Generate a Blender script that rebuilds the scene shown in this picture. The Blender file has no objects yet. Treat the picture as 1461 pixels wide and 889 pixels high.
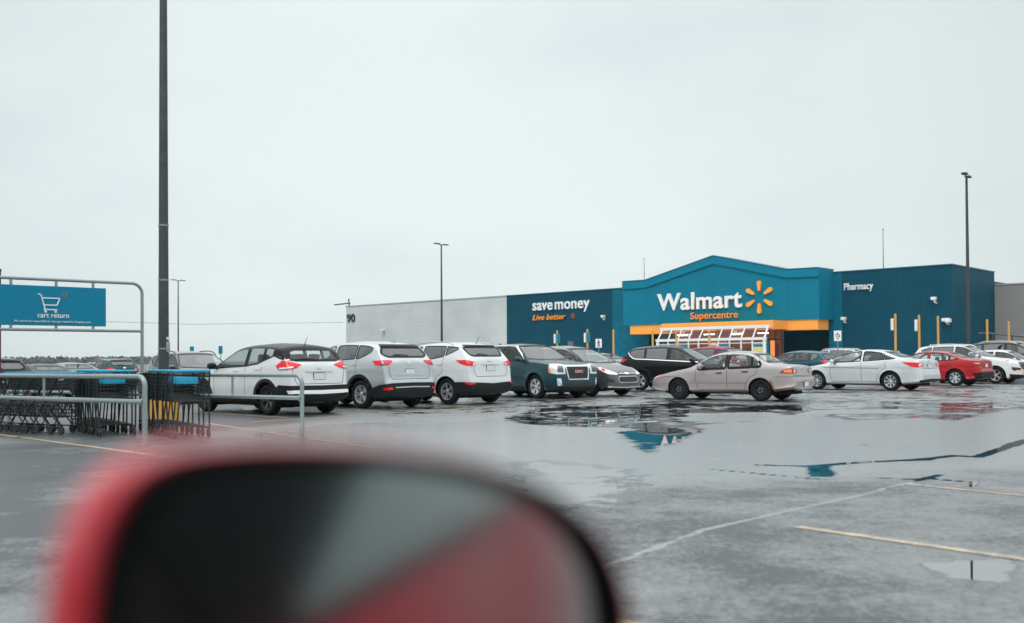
import bpy, bmesh, math, random
import numpy as np
from mathutils import Vector, Matrix
from mathutils.bvhtree import BVHTree

random.seed(7)
SC = bpy.context.scene
COL = SC.collection
R = math.radians


# ------------------------------------------------------------------ materials
def new_mat(name):
    m = bpy.data.materials.new(name)
    m.use_nodes = True
    nt = m.node_tree
    nt.nodes.clear()
    out = nt.nodes.new('ShaderNodeOutputMaterial')
    return m, nt, out


def N(nt, kind, **kw):
    n = nt.nodes.new(kind)
    for k, v in kw.items():
        if k in n.inputs.keys() if hasattr(n.inputs, 'keys') else False:
            n.inputs[k].default_value = v
        else:
            setattr(n, k, v)
    return n


def setin(n, **kw):
    for k, v in kw.items():
        n.inputs[k.replace('_', ' ')].default_value = v


def rgba(c):
    return (c[0], c[1], c[2], 1.0)


def pbr(name, col, rough=.5, metal=0., coat=0., spec=.5, var=0., vscale=8., bump=0., bscale=60., rvar=0., coat_rough=.04):
    m, nt, out = new_mat(name)
    b = nt.nodes.new('ShaderNodeBsdfPrincipled')
    b.inputs['Base Color'].default_value = rgba(col)
    b.inputs['Roughness'].default_value = rough
    b.inputs['Metallic'].default_value = metal
    b.inputs['Coat Weight'].default_value = coat
    b.inputs['Coat Roughness'].default_value = coat_rough
    b.inputs['Specular IOR Level'].default_value = spec
    nt.links.new(b.outputs[0], out.inputs[0])
    if var or bump or rvar:
        tc = nt.nodes.new('ShaderNodeTexCoord')
    if var or rvar:
        nz = nt.nodes.new('ShaderNodeTexNoise')
        nz.inputs['Scale'].default_value = vscale
        nz.inputs['Detail'].default_value = 6
        nt.links.new(tc.outputs['Object'], nz.inputs['Vector'])
        if var:
            mx = nt.nodes.new('ShaderNodeMix')
            mx.data_type = 'RGBA'
            mx.inputs[6].default_value = rgba([c * (1 - var) for c in col])
            mx.inputs[7].default_value = rgba([min(1, c * (1 + var)) for c in col])
            nt.links.new(nz.outputs['Fac'], mx.inputs[0])
            nt.links.new(mx.outputs[2], b.inputs['Base Color'])
        if rvar:
            mr = nt.nodes.new('ShaderNodeMapRange')
            mr.inputs[1].default_value = .3
            mr.inputs[2].default_value = .7
            mr.inputs[3].default_value = max(0, rough - rvar)
            mr.inputs[4].default_value = rough + rvar
            nt.links.new(nz.outputs['Fac'], mr.inputs[0])
            nt.links.new(mr.outputs[0], b.inputs['Roughness'])
    if bump:
        nb = nt.nodes.new('ShaderNodeTexNoise')
        nb.inputs['Scale'].default_value = bscale
        nb.inputs['Detail'].default_value = 5
        bp = nt.nodes.new('ShaderNodeBump')
        bp.inputs['Strength'].default_value = bump
        bp.inputs['Distance'].default_value = .02
        nt.links.new(tc.outputs['Object'], nb.inputs['Vector'])
        nt.links.new(nb.outputs['Fac'], bp.inputs['Height'])
        nt.links.new(bp.outputs[0], b.inputs['Normal'])
    return m


def glass_mat(name, tint, refl=1.0, ior=1.7, cap=1.):
    m, nt, out = new_mat(name)
    tr = nt.nodes.new('ShaderNodeBsdfTransparent')
    tr.inputs[0].default_value = rgba(tint)
    gl = nt.nodes.new('ShaderNodeBsdfGlossy')
    gl.inputs['Color'].default_value = (refl, refl, refl, 1)
    gl.inputs['Roughness'].default_value = .02
    # Schlick reflectance, the same from both faces of the thin pane
    lw = nt.nodes.new('ShaderNodeLayerWeight')
    lw.inputs[0].default_value = .5
    pw = nt.nodes.new('ShaderNodeMath')
    pw.operation = 'POWER'
    pw.inputs[1].default_value = 5
    nt.links.new(lw.outputs['Facing'], pw.inputs[0])
    fr = nt.nodes.new('ShaderNodeMapRange')
    f0 = ((ior - 1) / (ior + 1)) ** 2
    fr.inputs[3].default_value = f0
    fr.inputs[4].default_value = cap
    nt.links.new(pw.outputs[0], fr.inputs[0])
    mx = nt.nodes.new('ShaderNodeMixShader')
    nt.links.new(fr.outputs[0], mx.inputs[0])
    nt.links.new(tr.outputs[0], mx.inputs[1])
    nt.links.new(gl.outputs[0], mx.inputs[2])
    nt.links.new(mx.outputs[0], out.inputs[0])
    return m


def paint_mat(name, col, metal=0., rough=.3, coat=1., inner=(.03, .032, .033)):
    """car paint under clear coat; the back of the sheet metal is dark cabin lining"""
    m, nt, out = new_mat(name)
    b = nt.nodes.new('ShaderNodeBsdfPrincipled')
    b.inputs['Metallic'].default_value = metal
    b.inputs['Roughness'].default_value = rough
    b.inputs['Coat Weight'].default_value = coat
    b.inputs['Specular IOR Level'].default_value = .5 * coat
    b.inputs['Coat Roughness'].default_value = .03
    tc = nt.nodes.new('ShaderNodeTexCoord')
    nz = nt.nodes.new('ShaderNodeTexNoise')
    nz.inputs['Scale'].default_value = 2.2
    nz.inputs['Detail'].default_value = 8
    nz.inputs['Roughness'].default_value = .65
    nt.links.new(tc.outputs['Object'], nz.inputs['Vector'])
    mx = nt.nodes.new('ShaderNodeMix')
    mx.data_type = 'RGBA'
    mx.inputs[6].default_value = rgba([c * .86 for c in col])
    mx.inputs[7].default_value = rgba([min(1, c * 1.06) for c in col])
    nt.links.new(nz.outputs['Fac'], mx.inputs[0])
    nt.links.new(mx.outputs[2], b.inputs['Base Color'])
    # rain beads: tiny bumps on the clear coat
    nb = nt.nodes.new('ShaderNodeTexVoronoi')
    nb.inputs['Scale'].default_value = 70
    nt.links.new(tc.outputs['Object'], nb.inputs['Vector'])
    bp = nt.nodes.new('ShaderNodeBump')
    bp.inputs['Strength'].default_value = .05
    bp.inputs['Distance'].default_value = .004
    nt.links.new(nb.outputs['Distance'], bp.inputs['Height'])
    nt.links.new(bp.outputs[0], b.inputs['Coat Normal'])
    d = nt.nodes.new('ShaderNodeBsdfDiffuse')
    d.inputs[0].default_value = rgba(inner)
    g = nt.nodes.new('ShaderNodeNewGeometry')
    ms = nt.nodes.new('ShaderNodeMixShader')
    nt.links.new(g.outputs['Backfacing'], ms.inputs[0])
    nt.links.new(b.outputs[0], ms.inputs[1])
    nt.links.new(d.outputs[0], ms.inputs[2])
    nt.links.new(ms.outputs[0], out.inputs[0])
    return m


def emit_mat(name, col, strength):
    m, nt, out = new_mat(name)
    e = nt.nodes.new('ShaderNodeEmission')
    e.inputs[0].default_value = rgba(col)
    e.inputs[1].default_value = strength
    nt.links.new(e.outputs[0], out.inputs[0])
    return m


# ------------------------------------------------------------------ mesh helper
class MB:
    def __init__(self):
        self.v, self.f, self.m = [], [], []

    def add(self, verts, faces, mi=0):
        o = len(self.v)
        self.v += [tuple(p) for p in verts]
        self.f += [tuple(i + o for i in f) for f in faces]
        self.m += [mi] * len(faces)

    def box(self, x0, x1, y0, y1, z0, z1, mi=0, ch=0., M=None):
        if ch <= 0:
            vs = [(x, y, z) for x in (x0, x1) for y in (y0, y1) for z in (z0, z1)]
            fs = [(0, 1, 3, 2), (4, 6, 7, 5), (0, 4, 5, 1), (2, 3, 7, 6), (0, 2, 6, 4), (1, 5, 7, 3)]
        else:
            bm = bmesh.new()
            bmesh.ops.create_cube(bm, size=1)
            for v in bm.verts:
                v.co = Vector(((x0 + x1) / 2 + v.co.x * (x1 - x0), (y0 + y1) / 2 + v.co.y * (y1 - y0), (z0 + z1) / 2 + v.co.z * (z1 - z0)))
            bmesh.ops.bevel(bm, geom=bm.edges[:], offset=ch, segments=2, affect='EDGES', profile=.6)
            bm.verts.index_update()
            vs = [tuple(v.co) for v in bm.verts]
            fs = [tuple(v.index for v in f.verts) for f in bm.faces]
            bm.free()
        if M is not None:
            vs = [tuple(M @ Vector(p)) for p in vs]
        self.add(vs, fs, mi)

    def tube(self, pts, r, seg=10, mi=0, cap=True):
        pts = [Vector(p) for p in pts]
        rs = r if isinstance(r, (list, tuple)) else [r] * len(pts)
        n = len(pts)
        vs = []
        up = None
        for i, p in enumerate(pts):
            t = (pts[min(i + 1, n - 1)] - pts[max(i - 1, 0)]).normalized()
            if up is None:
                up = Vector((0, 0, 1)) if abs(t.z) < .9 else Vector((1, 0, 0))
            a = t.cross(up).normalized()
            b = a.cross(t).normalized()
            up = b
            for k in range(seg):
                an = 2 * math.pi * k / seg
                vs.append(p + (a * math.cos(an) + b * math.sin(an)) * rs[i])
        fs = []
        for i in range(n - 1):
            for k in range(seg):
                k2 = (k + 1) % seg
                fs.append((i * seg + k, i * seg + k2, (i + 1) * seg + k2, (i + 1) * seg + k))
        if cap:
            fs.append(tuple(range(seg))[::-1])
            fs.append(tuple((n - 1) * seg + k for k in range(seg)))
        self.add(vs, fs, mi)

    def lathe(self, prof, seg=24, axis='z', c=(0, 0, 0), mi=0, close=False):
        """prof: (radius, height) pairs turned round the axis"""
        vs = []
        for (r, h) in prof:
            for k in range(seg):
                a = 2 * math.pi * k / seg
                x, y = r * math.cos(a), r * math.sin(a)
                if axis == 'z':
                    p = (x, y, h)
                elif axis == 'y':
                    p = (x, h, -y)
                else:
                    p = (h, x, y)
                vs.append((p[0] + c[0], p[1] + c[1], p[2] + c[2]))
        fs = []
        n = len(prof)
        for i in range(n - 1 + (1 if close else 0)):
            j = (i + 1) % n
            for k in range(seg):
                k2 = (k + 1) % seg
                fs.append((i * seg + k, i * seg + k2, j * seg + k2, j * seg + k))
        self.add(vs, fs, mi)

    def prism(self, poly, z0, z1, mi=0, M=None):
        """poly in xy, extruded along z; M maps to place"""
        n = len(poly)
        vs = [(p[0], p[1], z0) for p in poly] + [(p[0], p[1], z1) for p in poly]
        fs = [tuple(range(n))[::-1], tuple(range(n, 2 * n))]
        for i in range(n):
            j = (i + 1) % n
            fs.append((i, j, n + j, n + i))
        if M is not None:
            vs = [tuple(M @ Vector(p)) for p in vs]
        self.add(vs, fs, mi)

    def mesh(self, name, nmat=1, smooth=35):
        me = bpy.data.meshes.new(name)
        me.from_pydata(self.v, [], self.f)
        me.polygons.foreach_set('material_index', self.m)
        finish(me, smooth)
        return me

    def build(self, name, mats, parent=None, smooth=35, loc=None):
        if not isinstance(mats, (list, tuple)):
            mats = [mats]
        me = self.mesh(name, len(mats), smooth)
        for m in mats:
            me.materials.append(m)
        return link(name, me, parent, loc)


def finish(me, smooth=35):
    bm = bmesh.new()
    bm.from_mesh(me)
    bmesh.ops.recalc_face_normals(bm, faces=bm.faces[:])
    bm.to_mesh(me)
    bm.free()
    me.polygons.foreach_set('use_smooth', [smooth > 0] * len(me.polygons))
    if smooth > 0:
        me.set_sharp_from_angle(angle=R(smooth))
    me.update()


def link(name, me, parent=None, loc=None):
    o = bpy.data.objects.new(name, me)
    COL.objects.link(o)
    if parent is not None:
        o.parent = parent
    if loc is not None:
        o.location = loc
    return o


def tag(o, label=None, cat=None, group=None, kind=None):
    if label:
        o['label'] = label
    if cat:
        o['category'] = cat
    if group:
        o['group'] = group
    if kind:
        o['kind'] = kind
    return o


def thing(name, label, cat, loc=(0, 0, 0), rz=0., group=None):
    o = bpy.data.objects.new(name, None)
    o.empty_display_size = .3
    COL.objects.link(o)
    o.location = loc
    o.rotation_euler = (0, 0, rz)
    return tag(o, label, cat, group)


def copy_thing(root, loc, rz, label):
    """a copy of a thing with copies of its parts and sub-parts"""
    r = root.copy()
    COL.objects.link(r)
    r.location = loc
    r.rotation_euler = (0, 0, rz)
    r['label'] = label
    for ch in list(root.children):
        c = ch.copy()
        COL.objects.link(c)
        c.parent = r
        for g in list(ch.children):
            d = g.copy()
            COL.objects.link(d)
            d.parent = c
    return r


# text turned into solid lettering: local x to the right, local y up, local z towards the reader
def text_mesh(body, height, depth, name, bold=0., shear=0., spacing=1., width=None, align='LEFT'):
    cu = bpy.data.curves.new(name, 'FONT')
    cu.body = body
    cu.size = 1.
    cu.extrude = .02
    cu.offset = bold
    cu.shear = shear
    cu.space_character = spacing
    cu.align_x = 'LEFT'
    cu.resolution_u = 4
    ob = bpy.data.objects.new(name, cu)
    COL.objects.link(ob)
    dg = bpy.context.evaluated_depsgraph_get()
    dg.update()
    me = bpy.data.meshes.new_from_object(ob.evaluated_get(dg))
    bpy.data.objects.remove(ob)
    bpy.data.curves.remove(cu)
    co = np.array([v.co[:] for v in me.vertices])
    x0, x1 = co[:, 0].min(), co[:, 0].max()
    z0, z1 = co[:, 2].min(), co[:, 2].max()
    sc = height / .73          # capital height of the built-in face
    sx = sc if width is None else width / (x1 - x0)
    co[:, 0] = (co[:, 0] - x0) * sx
    co[:, 1] *= sc
    co[:, 2] = (co[:, 2] - z0) / max(z1 - z0, 1e-6) * depth
    w = (x1 - x0) * sx
    if align == 'CENTER':
        co[:, 0] -= w / 2
    for v, p in zip(me.vertices, co):
        v.co = p
    me.name = name
    me.update()
    return me


def gz(x, y):
    """the lot falls away a little at its far left"""
    def ss(t):
        t = min(1, max(0, t))
        return t * t * (3 - 2 * t)
    return -.30 * ss((-x - 7) / 6) * ss((y - 23) / 8)
# ------------------------------------------------------------------ cars
def prof(pts, L, sig_mid=.05, sig_end=.012):
    xs = np.arange(-.5, L + .5, .004)
    p = np.array(pts, float)
    y = np.interp(xs, p[:, 0], p[:, 1])

    def g(sig):
        n = int(4 * sig / .004)
        k = np.exp(-.5 * (np.arange(-n, n + 1) * .004 / sig) ** 2)
        k /= k.sum()
        return np.convolve(np.pad(y, n, mode='edge'), k, 'valid')
    a, b = g(sig_mid), g(sig_end)
    e = np.minimum(xs, L - xs)
    w = np.clip((e - .12) / .3, 0, 1)
    z = a * w + b * (1 - w)
    return lambda s: np.interp(s, xs, z)


def fillet(poly, r=.03, n=4):
    if r <= 0:
        return [tuple(p) for p in poly]
    out = []
    m = len(poly)
    for i in range(m):
        a, b, c = (np.array(poly[(i + d) % m], float) for d in (-1, 0, 1))
        la, lc = np.linalg.norm(a - b), np.linalg.norm(c - b)
        if la < 1e-6 or lc < 1e-6:
            continue
        ra, rc = min(r, .45 * la), min(r, .45 * lc)
        p, q = b + (a - b) / la * ra, b + (c - b) / lc * rc
        for k in range(n + 1):
            t = k / n
            out.append(tuple((1 - t) ** 2 * p + 2 * t * (1 - t) * b + t * t * q))
    return out


def dense(path, step, closed):
    pts = [np.array(p, float) for p in path]
    if closed:
        pts.append(pts[0])
    out = []
    for a, b in zip(pts[:-1], pts[1:]):
        n = max(1, int(math.ceil(np.linalg.norm(b - a) / step)))
        for k in range(n):
            out.append(a + (b - a) * k / n)
    if not closed:
        out.append(pts[-1])
    return out


def pip(poly, X, Y):
    ins = np.zeros(X.shape, bool)
    n = len(poly)
    j = n - 1
    for i in range(n):
        xi, yi = poly[i]
        xj, yj = poly[j]
        c = ((yi > Y) != (yj > Y)) & (X < (xj - xi) * (Y - yi) / (yj - yi + 1e-12) + xi)
        ins ^= c
        j = i
    return ins


class Body:
    """one lofted car body; s runs from the rear bumper forward, y to the left, z up; x = s - L/2"""

    def __init__(self, P):
        self.P = P
        L, W = P['L'], P['W']
        self.L, self.W = L, W
        self.top = prof(P['top'], L)
        self.sh = prof(P['sh'], L, .12, .08)
        self.bot = prof(P.get('bot') or [(0, .40), (.06, .30), (.35, .24), (.9, .2), (L - .9, .19), (L - .3, .2), (L - .05, .26), (L, .36)], L)
        self.wf = prof(P.get('wf') or [(-.2, .70), (0, .78), (.05, .84), (.2, .91), (.5, .955), (1.0, .99), (1.5, 1), (L - 1.6, 1), (L - 1.0, .985),
                                       (L - .5, .93), (L - .25, .86), (L - .08, .76), (L, .66), (L + .2, .5)], L, .08, .05)
        self.k = P.get('k', .38)
        self.cr = P.get('crown', .075)
        st = P.get('step', .032)
        xs = np.linspace(0, L, 4000)
        z = self.top(xs)
        w = self.wf(xs) * W / 2
        d = np.sqrt(np.diff(xs) ** 2 + (.5 * np.diff(z)) ** 2 + np.diff(w) ** 2)
        cs = np.concatenate([[0], np.cumsum(d)])
        n = int(cs[-1] / st)
        self.S = np.interp(np.linspace(0, cs[-1], n + 1), cs, xs)
        self.wheels = [(P['ro'], P['r']), (P['ro'] + P['wb'], P['r'])]
        self.Ra = P.get('Ra', P['r'] + .055)
        self.loft()

    def ring(self, s):
        W2 = self.W / 2 * float(self.wf(s))
        zt, zb = float(self.top(s)), float(self.bot(s))
        zb = min(zb, zt - .06)
        zs = min(float(self.sh(s)), zt - .012)
        zs = max(zs, zb + .04)
        cr = self.cr
        ze = max(zs + .002, zt - cr)
        ysh = .955 * W2
        yr = max(.25 * W2, ysh - self.k * (ze - zs))
        pts = []

        def seg(a, b, n):
            for i in range(n):
                t = i / n
                pts.append((a[0] + (b[0] - a[0]) * t, a[1] + (b[1] - a[1]) * t))
        h = zs - zb
        A, B = (0, zb), (.80 * W2, zb)
        C, D = (.955 * W2, zb + min(.08, .3 * h)), (1.0 * W2, zb + .45 * h)
        E_, F = (.988 * W2, zs - .12 * h), (ysh, zs)
        G = (yr, ze)
        seg(A, B, 4)
        seg(B, C, 3)
        seg(C, D, 9)
        seg(D, E_, 7)
        seg(E_, F, 4)
        self.i_belt = len(pts)
        seg(F, G, 13)
        self.i_roof = len(pts)
        for i in range(13):
            t = i / 12
            pts.append((yr * (1 - t), ze + (zt - ze) * (1 - (1 - t) ** 2)))
        p = np.array(pts)
        for _ in range(3):
            q = p.copy()
            q[1:-1] = .25 * p[:-2] + .5 * p[1:-1] + .25 * p[2:]
            p = q
        # wheel-arch flare
        for (sw, r) in self.wheels:
            rr = np.hypot(s - sw, p[:, 1] - r)
            fl = self.P.get('flare', .014) * np.exp(-((rr - self.Ra - .02) / .06) ** 2) * (p[:, 1] < zs) * (p[:, 0] > .5 * W2)
            p[:, 0] += fl
        if self.P.get('crease'):
            zc = self.P['crease']
            p[:, 0] += .010 * np.exp(-((p[:, 1] - zc) / .03) ** 2) * (p[:, 0] > .6 * W2) * (p[:, 1] < zs)
        return p

    def loft(self):
        rings = [self.ring(s) for s in self.S]
        m = len(rings[0])
        V = []
        full = 2 * m - 2
        for s, p in zip(self.S, rings):
            x = s - self.L / 2
            for i in range(m):
                V.append((x, p[i, 0], p[i, 1]))
            for i in range(m - 2, 0, -1):
                V.append((x, -p[i, 0], p[i, 1]))
        Fc, rows = [], []
        n = len(self.S)
        for a in range(n - 1):
            for i in range(full):
                j = (i + 1) % full
                Fc.append((a * full + i, (a + 1) * full + i, (a + 1) * full + j, a * full + j))
                rows.append(min(i, full - 1 - i))
        Fc.append(tuple(range(full)))
        Fc.append(tuple((n - 1) * full + i for i in range(full))[::-1])
        rows += [0, 0]
        self.V, self.F, self.rows = np.array(V), Fc, np.array(rows)
        self.bvh = BVHTree.FromPolygons([Vector(v) for v in V], Fc)
        C = np.array([self.V[list(f)].mean(0) for f in Fc])
        self.C = C
        a = self.V[[f[0] for f in Fc]]
        b = self.V[[f[1] for f in Fc]]
        c = self.V[[f[2] for f in Fc]]
        nn = np.cross(b - a, c - a)
        ln = np.linalg.norm(nn, axis=1)
        self.Nn = nn / np.maximum(ln, 1e-9)[:, None]
        # make normals point outwards
        flip = np.sign(self.Nn[:, 1] * np.where(C[:, 1] >= 0, 1, -1))
        if np.sum(flip * np.abs(self.Nn[:, 1])) < 0:
            self.Nn = -self.Nn
        self.dead = np.zeros(len(Fc), bool)
        self.mi = np.zeros(len(Fc), int)
        self.snaps = []

    # --- projections
    def shoot(self, proj, a, b):
        k = proj[0]
        h = self.L / 2
        if k == 'side':
            o, d = Vector((a - h, 4, b)), Vector((0, -1, 0))
            nr = Vector((a - h, self.W / 2, b))
        elif k == 'rear':
            o, d = Vector((-h - 3, a, b)), Vector((1, 0, 0))
            nr = Vector((-h, a, b))
        elif k == 'front':
            o, d = Vector((h + 3, a, b)), Vector((-1, 0, 0))
            nr = Vector((h, a, b))
        elif k == 'top':
            o, d = Vector((a - h, b, 4)), Vector((0, 0, -1))
            nr = Vector((a - h, b, 1.5))
        elif k == 'rc':
            t = R(a)
            dv = Vector((-math.cos(t), math.sin(t), 0))
            pv = Vector((proj[1] - h, 0, b))
            o, d = pv + dv * 4, -dv
            nr = pv + dv * 1.0
        elif k == 'fc':
            t = R(a)
            dv = Vector((math.cos(t), math.sin(t), 0))
            pv = Vector((proj[1] - h, 0, b))
            o, d = pv + dv * 4, -dv
            nr = pv + dv * 1.0
        co, no, _, _ = self.bvh.ray_cast(o, d)
        if co is None:
            co, no, _, _ = self.bvh.find_nearest(nr)
        if no.dot(d) > 0:
            no = -no
        return co, no

    def decal(self, poly, proj, off=.004, step=.045, skirt=.02, rnd=.02, extra=None):
        """a shaped panel, lens or pane that follows the body surface; returns verts, faces"""
        poly = fillet(poly, rnd * (57 if proj[0] in ('rc', 'fc') and rnd > .2 else 1)) if rnd else poly
        st = (step, step)
        if proj[0] in ('rc', 'fc'):
            # even out degrees against metres
            st = (step * 55, step)
        bm = bmesh.new()
        vs = [bm.verts.new((p[0], p[1], 0)) for p in poly]
        bm.faces.new(vs)
        P = np.array(poly)
        for ax in (0, 1):
            lo, hi = P[:, ax].min(), P[:, ax].max()
            x = (math.floor(lo / st[ax]) + 1) * st[ax]
            while x < hi - 1e-4:
                co = (x, 0, 0) if ax == 0 else (0, x, 0)
                no = (1, 0, 0) if ax == 0 else (0, 1, 0)
                bmesh.ops.bisect_plane(bm, geom=bm.verts[:] + bm.edges[:] + bm.faces[:], dist=1e-5, plane_co=co, plane_no=no)
                x += st[ax]
        bm.verts.index_update()
        V, NO = [], []
        for v in bm.verts:
            co, no = self.shoot(proj, v.co.x, v.co.y)
            o = off
            V.append(co + no * o)
            NO.append(no)
        Fs = [tuple(v.index for v in f.verts) for f in bm.faces]
        if skirt:
            bd = [e for e in bm.edges if len(e.link_faces) == 1]
            mp = {}
            for e in bd:
                for v in e.verts:
                    if v.index not in mp:
                        mp[v.index] = len(V)
                        V.append(V[v.index] - NO[v.index] * skirt)
            for e in bd:
                a, b = e.verts[0].index, e.verts[1].index
                Fs.append((a, b, mp[b], mp[a]))
        bm.free()
        return [tuple(v) for v in V], Fs

    def strip(self, path, proj, w_in, w_out, off=.003, closed=False, step=.04, skirt=0.):
        """a band along a path on the surface"""
        q = 55. if proj[0] in ('rc', 'fc') else 1.
        pts = dense([(p[0] / q, p[1]) for p in path], step, closed)
        n = len(pts)
        V, Fs = [], []
        for i in range(n):
            if closed:
                t = pts[(i + 1) % n] - pts[i - 1]
            else:
                t = pts[min(i + 1, n - 1)] - pts[max(i - 1, 0)]
            t = t / (np.linalg.norm(t) + 1e-9)
            nr = np.array((t[1], -t[0]))
            for w in (-w_in, w_out):
                c = pts[i] + nr * w
                co, no = self.shoot(proj, c[0] * q, c[1])
                V.append(co + no * off)
        for i in range(n if closed else n - 1):
            j = (i + 1) % n
            Fs.append((2 * i, 2 * i + 1, 2 * j + 1, 2 * j))
        return [tuple(v) for v in V], Fs

    def cut(self, poly, proj, both=True):
        """open a hole in the sheet metal with a clean edge along poly"""
        P = self.P
        sides = (1, -1) if proj[0] == 'side' else (1,)
        for sg in sides:
            if proj[0] == 'side':
                X, Y = self.C[:, 0] + self.L / 2, self.C[:, 2]
                ok = (self.Nn[:, 1] * sg > .3) & (self.C[:, 1] * sg > 0)
            elif proj[0] == 'front':
                X, Y = self.C[:, 1], self.C[:, 2]
                ok = (self.Nn[:, 0] > .08) & (self.C[:, 0] > 0)
            else:
                X, Y = self.C[:, 1], self.C[:, 2]
                ok = (self.Nn[:, 0] < -.08) & (self.C[:, 0] < 0)
            hit = ok & pip(poly, X, Y)
            self.dead |= hit
            self.snaps.append((hit.copy(), poly, proj, sg))

    def cut_arches(self):
        for (sw, r) in self.wheels:
            X, Y = self.C[:, 0] + self.L / 2, self.C[:, 2]
            hit = (np.hypot(X - sw, Y - r) < self.Ra) & (np.abs(self.C[:, 1]) > .52 * self.W / 2)
            self.dead |= hit
            circ = [(sw + self.Ra * math.cos(a), r + self.Ra * math.sin(a)) for a in np.linspace(0, 2 * math.pi, 48, endpoint=False)]
            for sg in (1, -1):
                self.snaps.append((hit & (self.C[:, 1] * sg > .8 * self.W / 2), circ, ('side',), sg))

    def finish_body(self):
        V = self.V.copy()
        live = set()
        for i, f in enumerate(self.F):
            if not self.dead[i]:
                live.update(f)
        for hit, poly, proj, sg in self.snaps:
            vs = set()
            for i in np.nonzero(hit)[0]:
                vs.update(self.F[i])
            P = np.array(poly)
            A, B = P, np.roll(P, -1, axis=0)
            for v in vs & live:
                x, y, z = self.V[v]
                if proj[0] == 'side' and y * sg < .4 * self.W / 2:
                    continue
                q = np.array((x + self.L / 2, z)) if proj[0] == 'side' else np.array((y, z))
                d = B - A
                t = np.clip(((q - A) * d).sum(1) / np.maximum((d * d).sum(1), 1e-9), 0, 1)
                c = A + d * t[:, None]
                k = np.argmin(((c - q) ** 2).sum(1))
                if np.hypot(*(c[k] - q)) > .09:
                    continue
                co, _ = self.shoot(proj, c[k][0], c[k][1])
                if proj[0] == 'side' and sg < 0:
                    co = Vector((co.x, -co.y, co.z))
                V[v] = co
        F = [f for i, f in enumerate(self.F) if not self.dead[i]]
        mi = [int(self.mi[i]) for i in range(len(self.F)) if not self.dead[i]]
        return V, F, mi


def mirror_y(V, F):
    return [(v[0], -v[1], v[2]) for v in V], [tuple(reversed(f)) for f in F]


WHEELS = {}


def wheel_mesh(r, style):
    key = (round(r, 3), style)
    if key in WHEELS:
        return WHEELS[key]
    w = .205
    rr = r * (.66 if style != 'steel' else .60)
    t = MB()
    t.lathe([(rr - .01, w * .40), (rr + .012, w * .47), (rr + .04, w * .51), (r - .035, w * .50), (r - .012, w * .43), (r, w * .30), (r, -w * .30), (r - .012, -w * .43),
             (r - .035, -w * .5), (rr + .03, -w * .5), (rr - .01, -w * .4)], 40, 'y')
    tyre = t.mesh('wheel', 1, 40)
    b = MB()
    b.lathe([(rr - .004, w * .42), (rr - .008, w * .455), (rr - .02, w * .44), (rr - .028, w * .3), (rr - .04, -w * .4)], 40, 'y', mi=0)
    b.lathe([(.001, -w * .12), (rr - .035, -w * .12)], 32, 'y', mi=1)      # brake disc and dark well
    b.lathe([(.001, w * .36), (.035, w * .36), (.05, w * .32), (.055, w * .1)], 16, 'y', mi=0)

    def spoke(a, w0, w1, y0=.30, y1=.40):
        n = 5
        vs, fs = [], []
        for i in range(n):
            q = i / (n - 1)
            rad = .035 + (rr - .02 - .035) * q
            hw = w0 + (w1 - w0) * q
            y = w * (y0 + (y1 - y0) * q ** 1.6)
            for (c, dy) in ((-hw, -.03), (-hw * .75, 0), (hw * .75, 0), (hw, -.03)):
                vs.append((rad * math.cos(a) - c * math.sin(a), y + dy, rad * math.sin(a) + c * math.cos(a)))
        for i in range(n - 1):
            for k in range(3):
                fs.append((i * 4 + k, i * 4 + k + 1, i * 4 + k + 5, i * 4 + k + 4))
        b.add(vs, fs, 0)
    if style == 'ten':
        for k in range(5):
            for d in (-.2, .2):
                spoke(2 * math.pi * k / 5 + d, .017, .022)
    elif style == 'five2':
        for k in range(5):
            for d in (-.13, .13):
                spoke(2 * math.pi * k / 5 + d, .018, .027)
    elif style == 'six':
        for k in range(6):
            spoke(2 * math.pi * k / 6 + .2, .026, .046)
    elif style == 'seven':
        for k in range(7):
            spoke(2 * math.pi * k / 7, .03, .048)
    elif style == 'eight':
        for k in range(8):
            spoke(2 * math.pi * k / 8, .022, .036)
    elif style == 'fifteen':
        for k in range(15):
            spoke(2 * math.pi * k / 15, .010, .014)
    else:  # plain steel disc with ventilation slots
        b.lathe([(.05, w * .30), (rr * .5, w * .34), (rr * .62, w * .22), (rr - .02, w * .16)], 32, 'y', mi=0)
        for k in range(8):
            a = 2 * math.pi * k / 8
            M = Matrix.Rotation(-a, 4, 'Y')
            b.box(rr * .70, rr * .84, w * .19, w * .235, -.022, .022, 1, M=M)
        for k in range(5):
            a = 2 * math.pi * k / 5
            b.lathe([(.001, w * .40), (.012, w * .40), (.013, w * .28)], 8, 'y', (.06 * math.cos(a), 0, .06 * math.sin(a)), mi=2)
    rim = b.mesh('rim', 3, 30)
    WHEELS[key] = (tyre, rim)
    return tyre, rim


def seat_mesh(bench=False):
    b = MB()
    w = .62 if bench else .25
    b.box(-.28, .27, -w, w, .30, .48, 0, .05)
    M = Matrix.Translation((-.28, 0, .42)) @ Matrix.Rotation(R(-14), 4, 'Y')
    b.box(-.10, .06, -w * .95, w * .95, 0, .58, 0, .05, M)
    for c in ((-.38, 0, .38) if bench else (0,)):
        b.box(-.09, .02, c - .13, c + .13, .63, .82, 0, .045, M)
        b.box(-.045, -.025, c - .06, c - .045, .55, .66, 0, 0, M)
        b.box(-.045, -.025, c + .045, c + .06, .55, .66, 0, 0, M)
    return b.mesh('seat', 1, 40)


SEATS = {}


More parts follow.
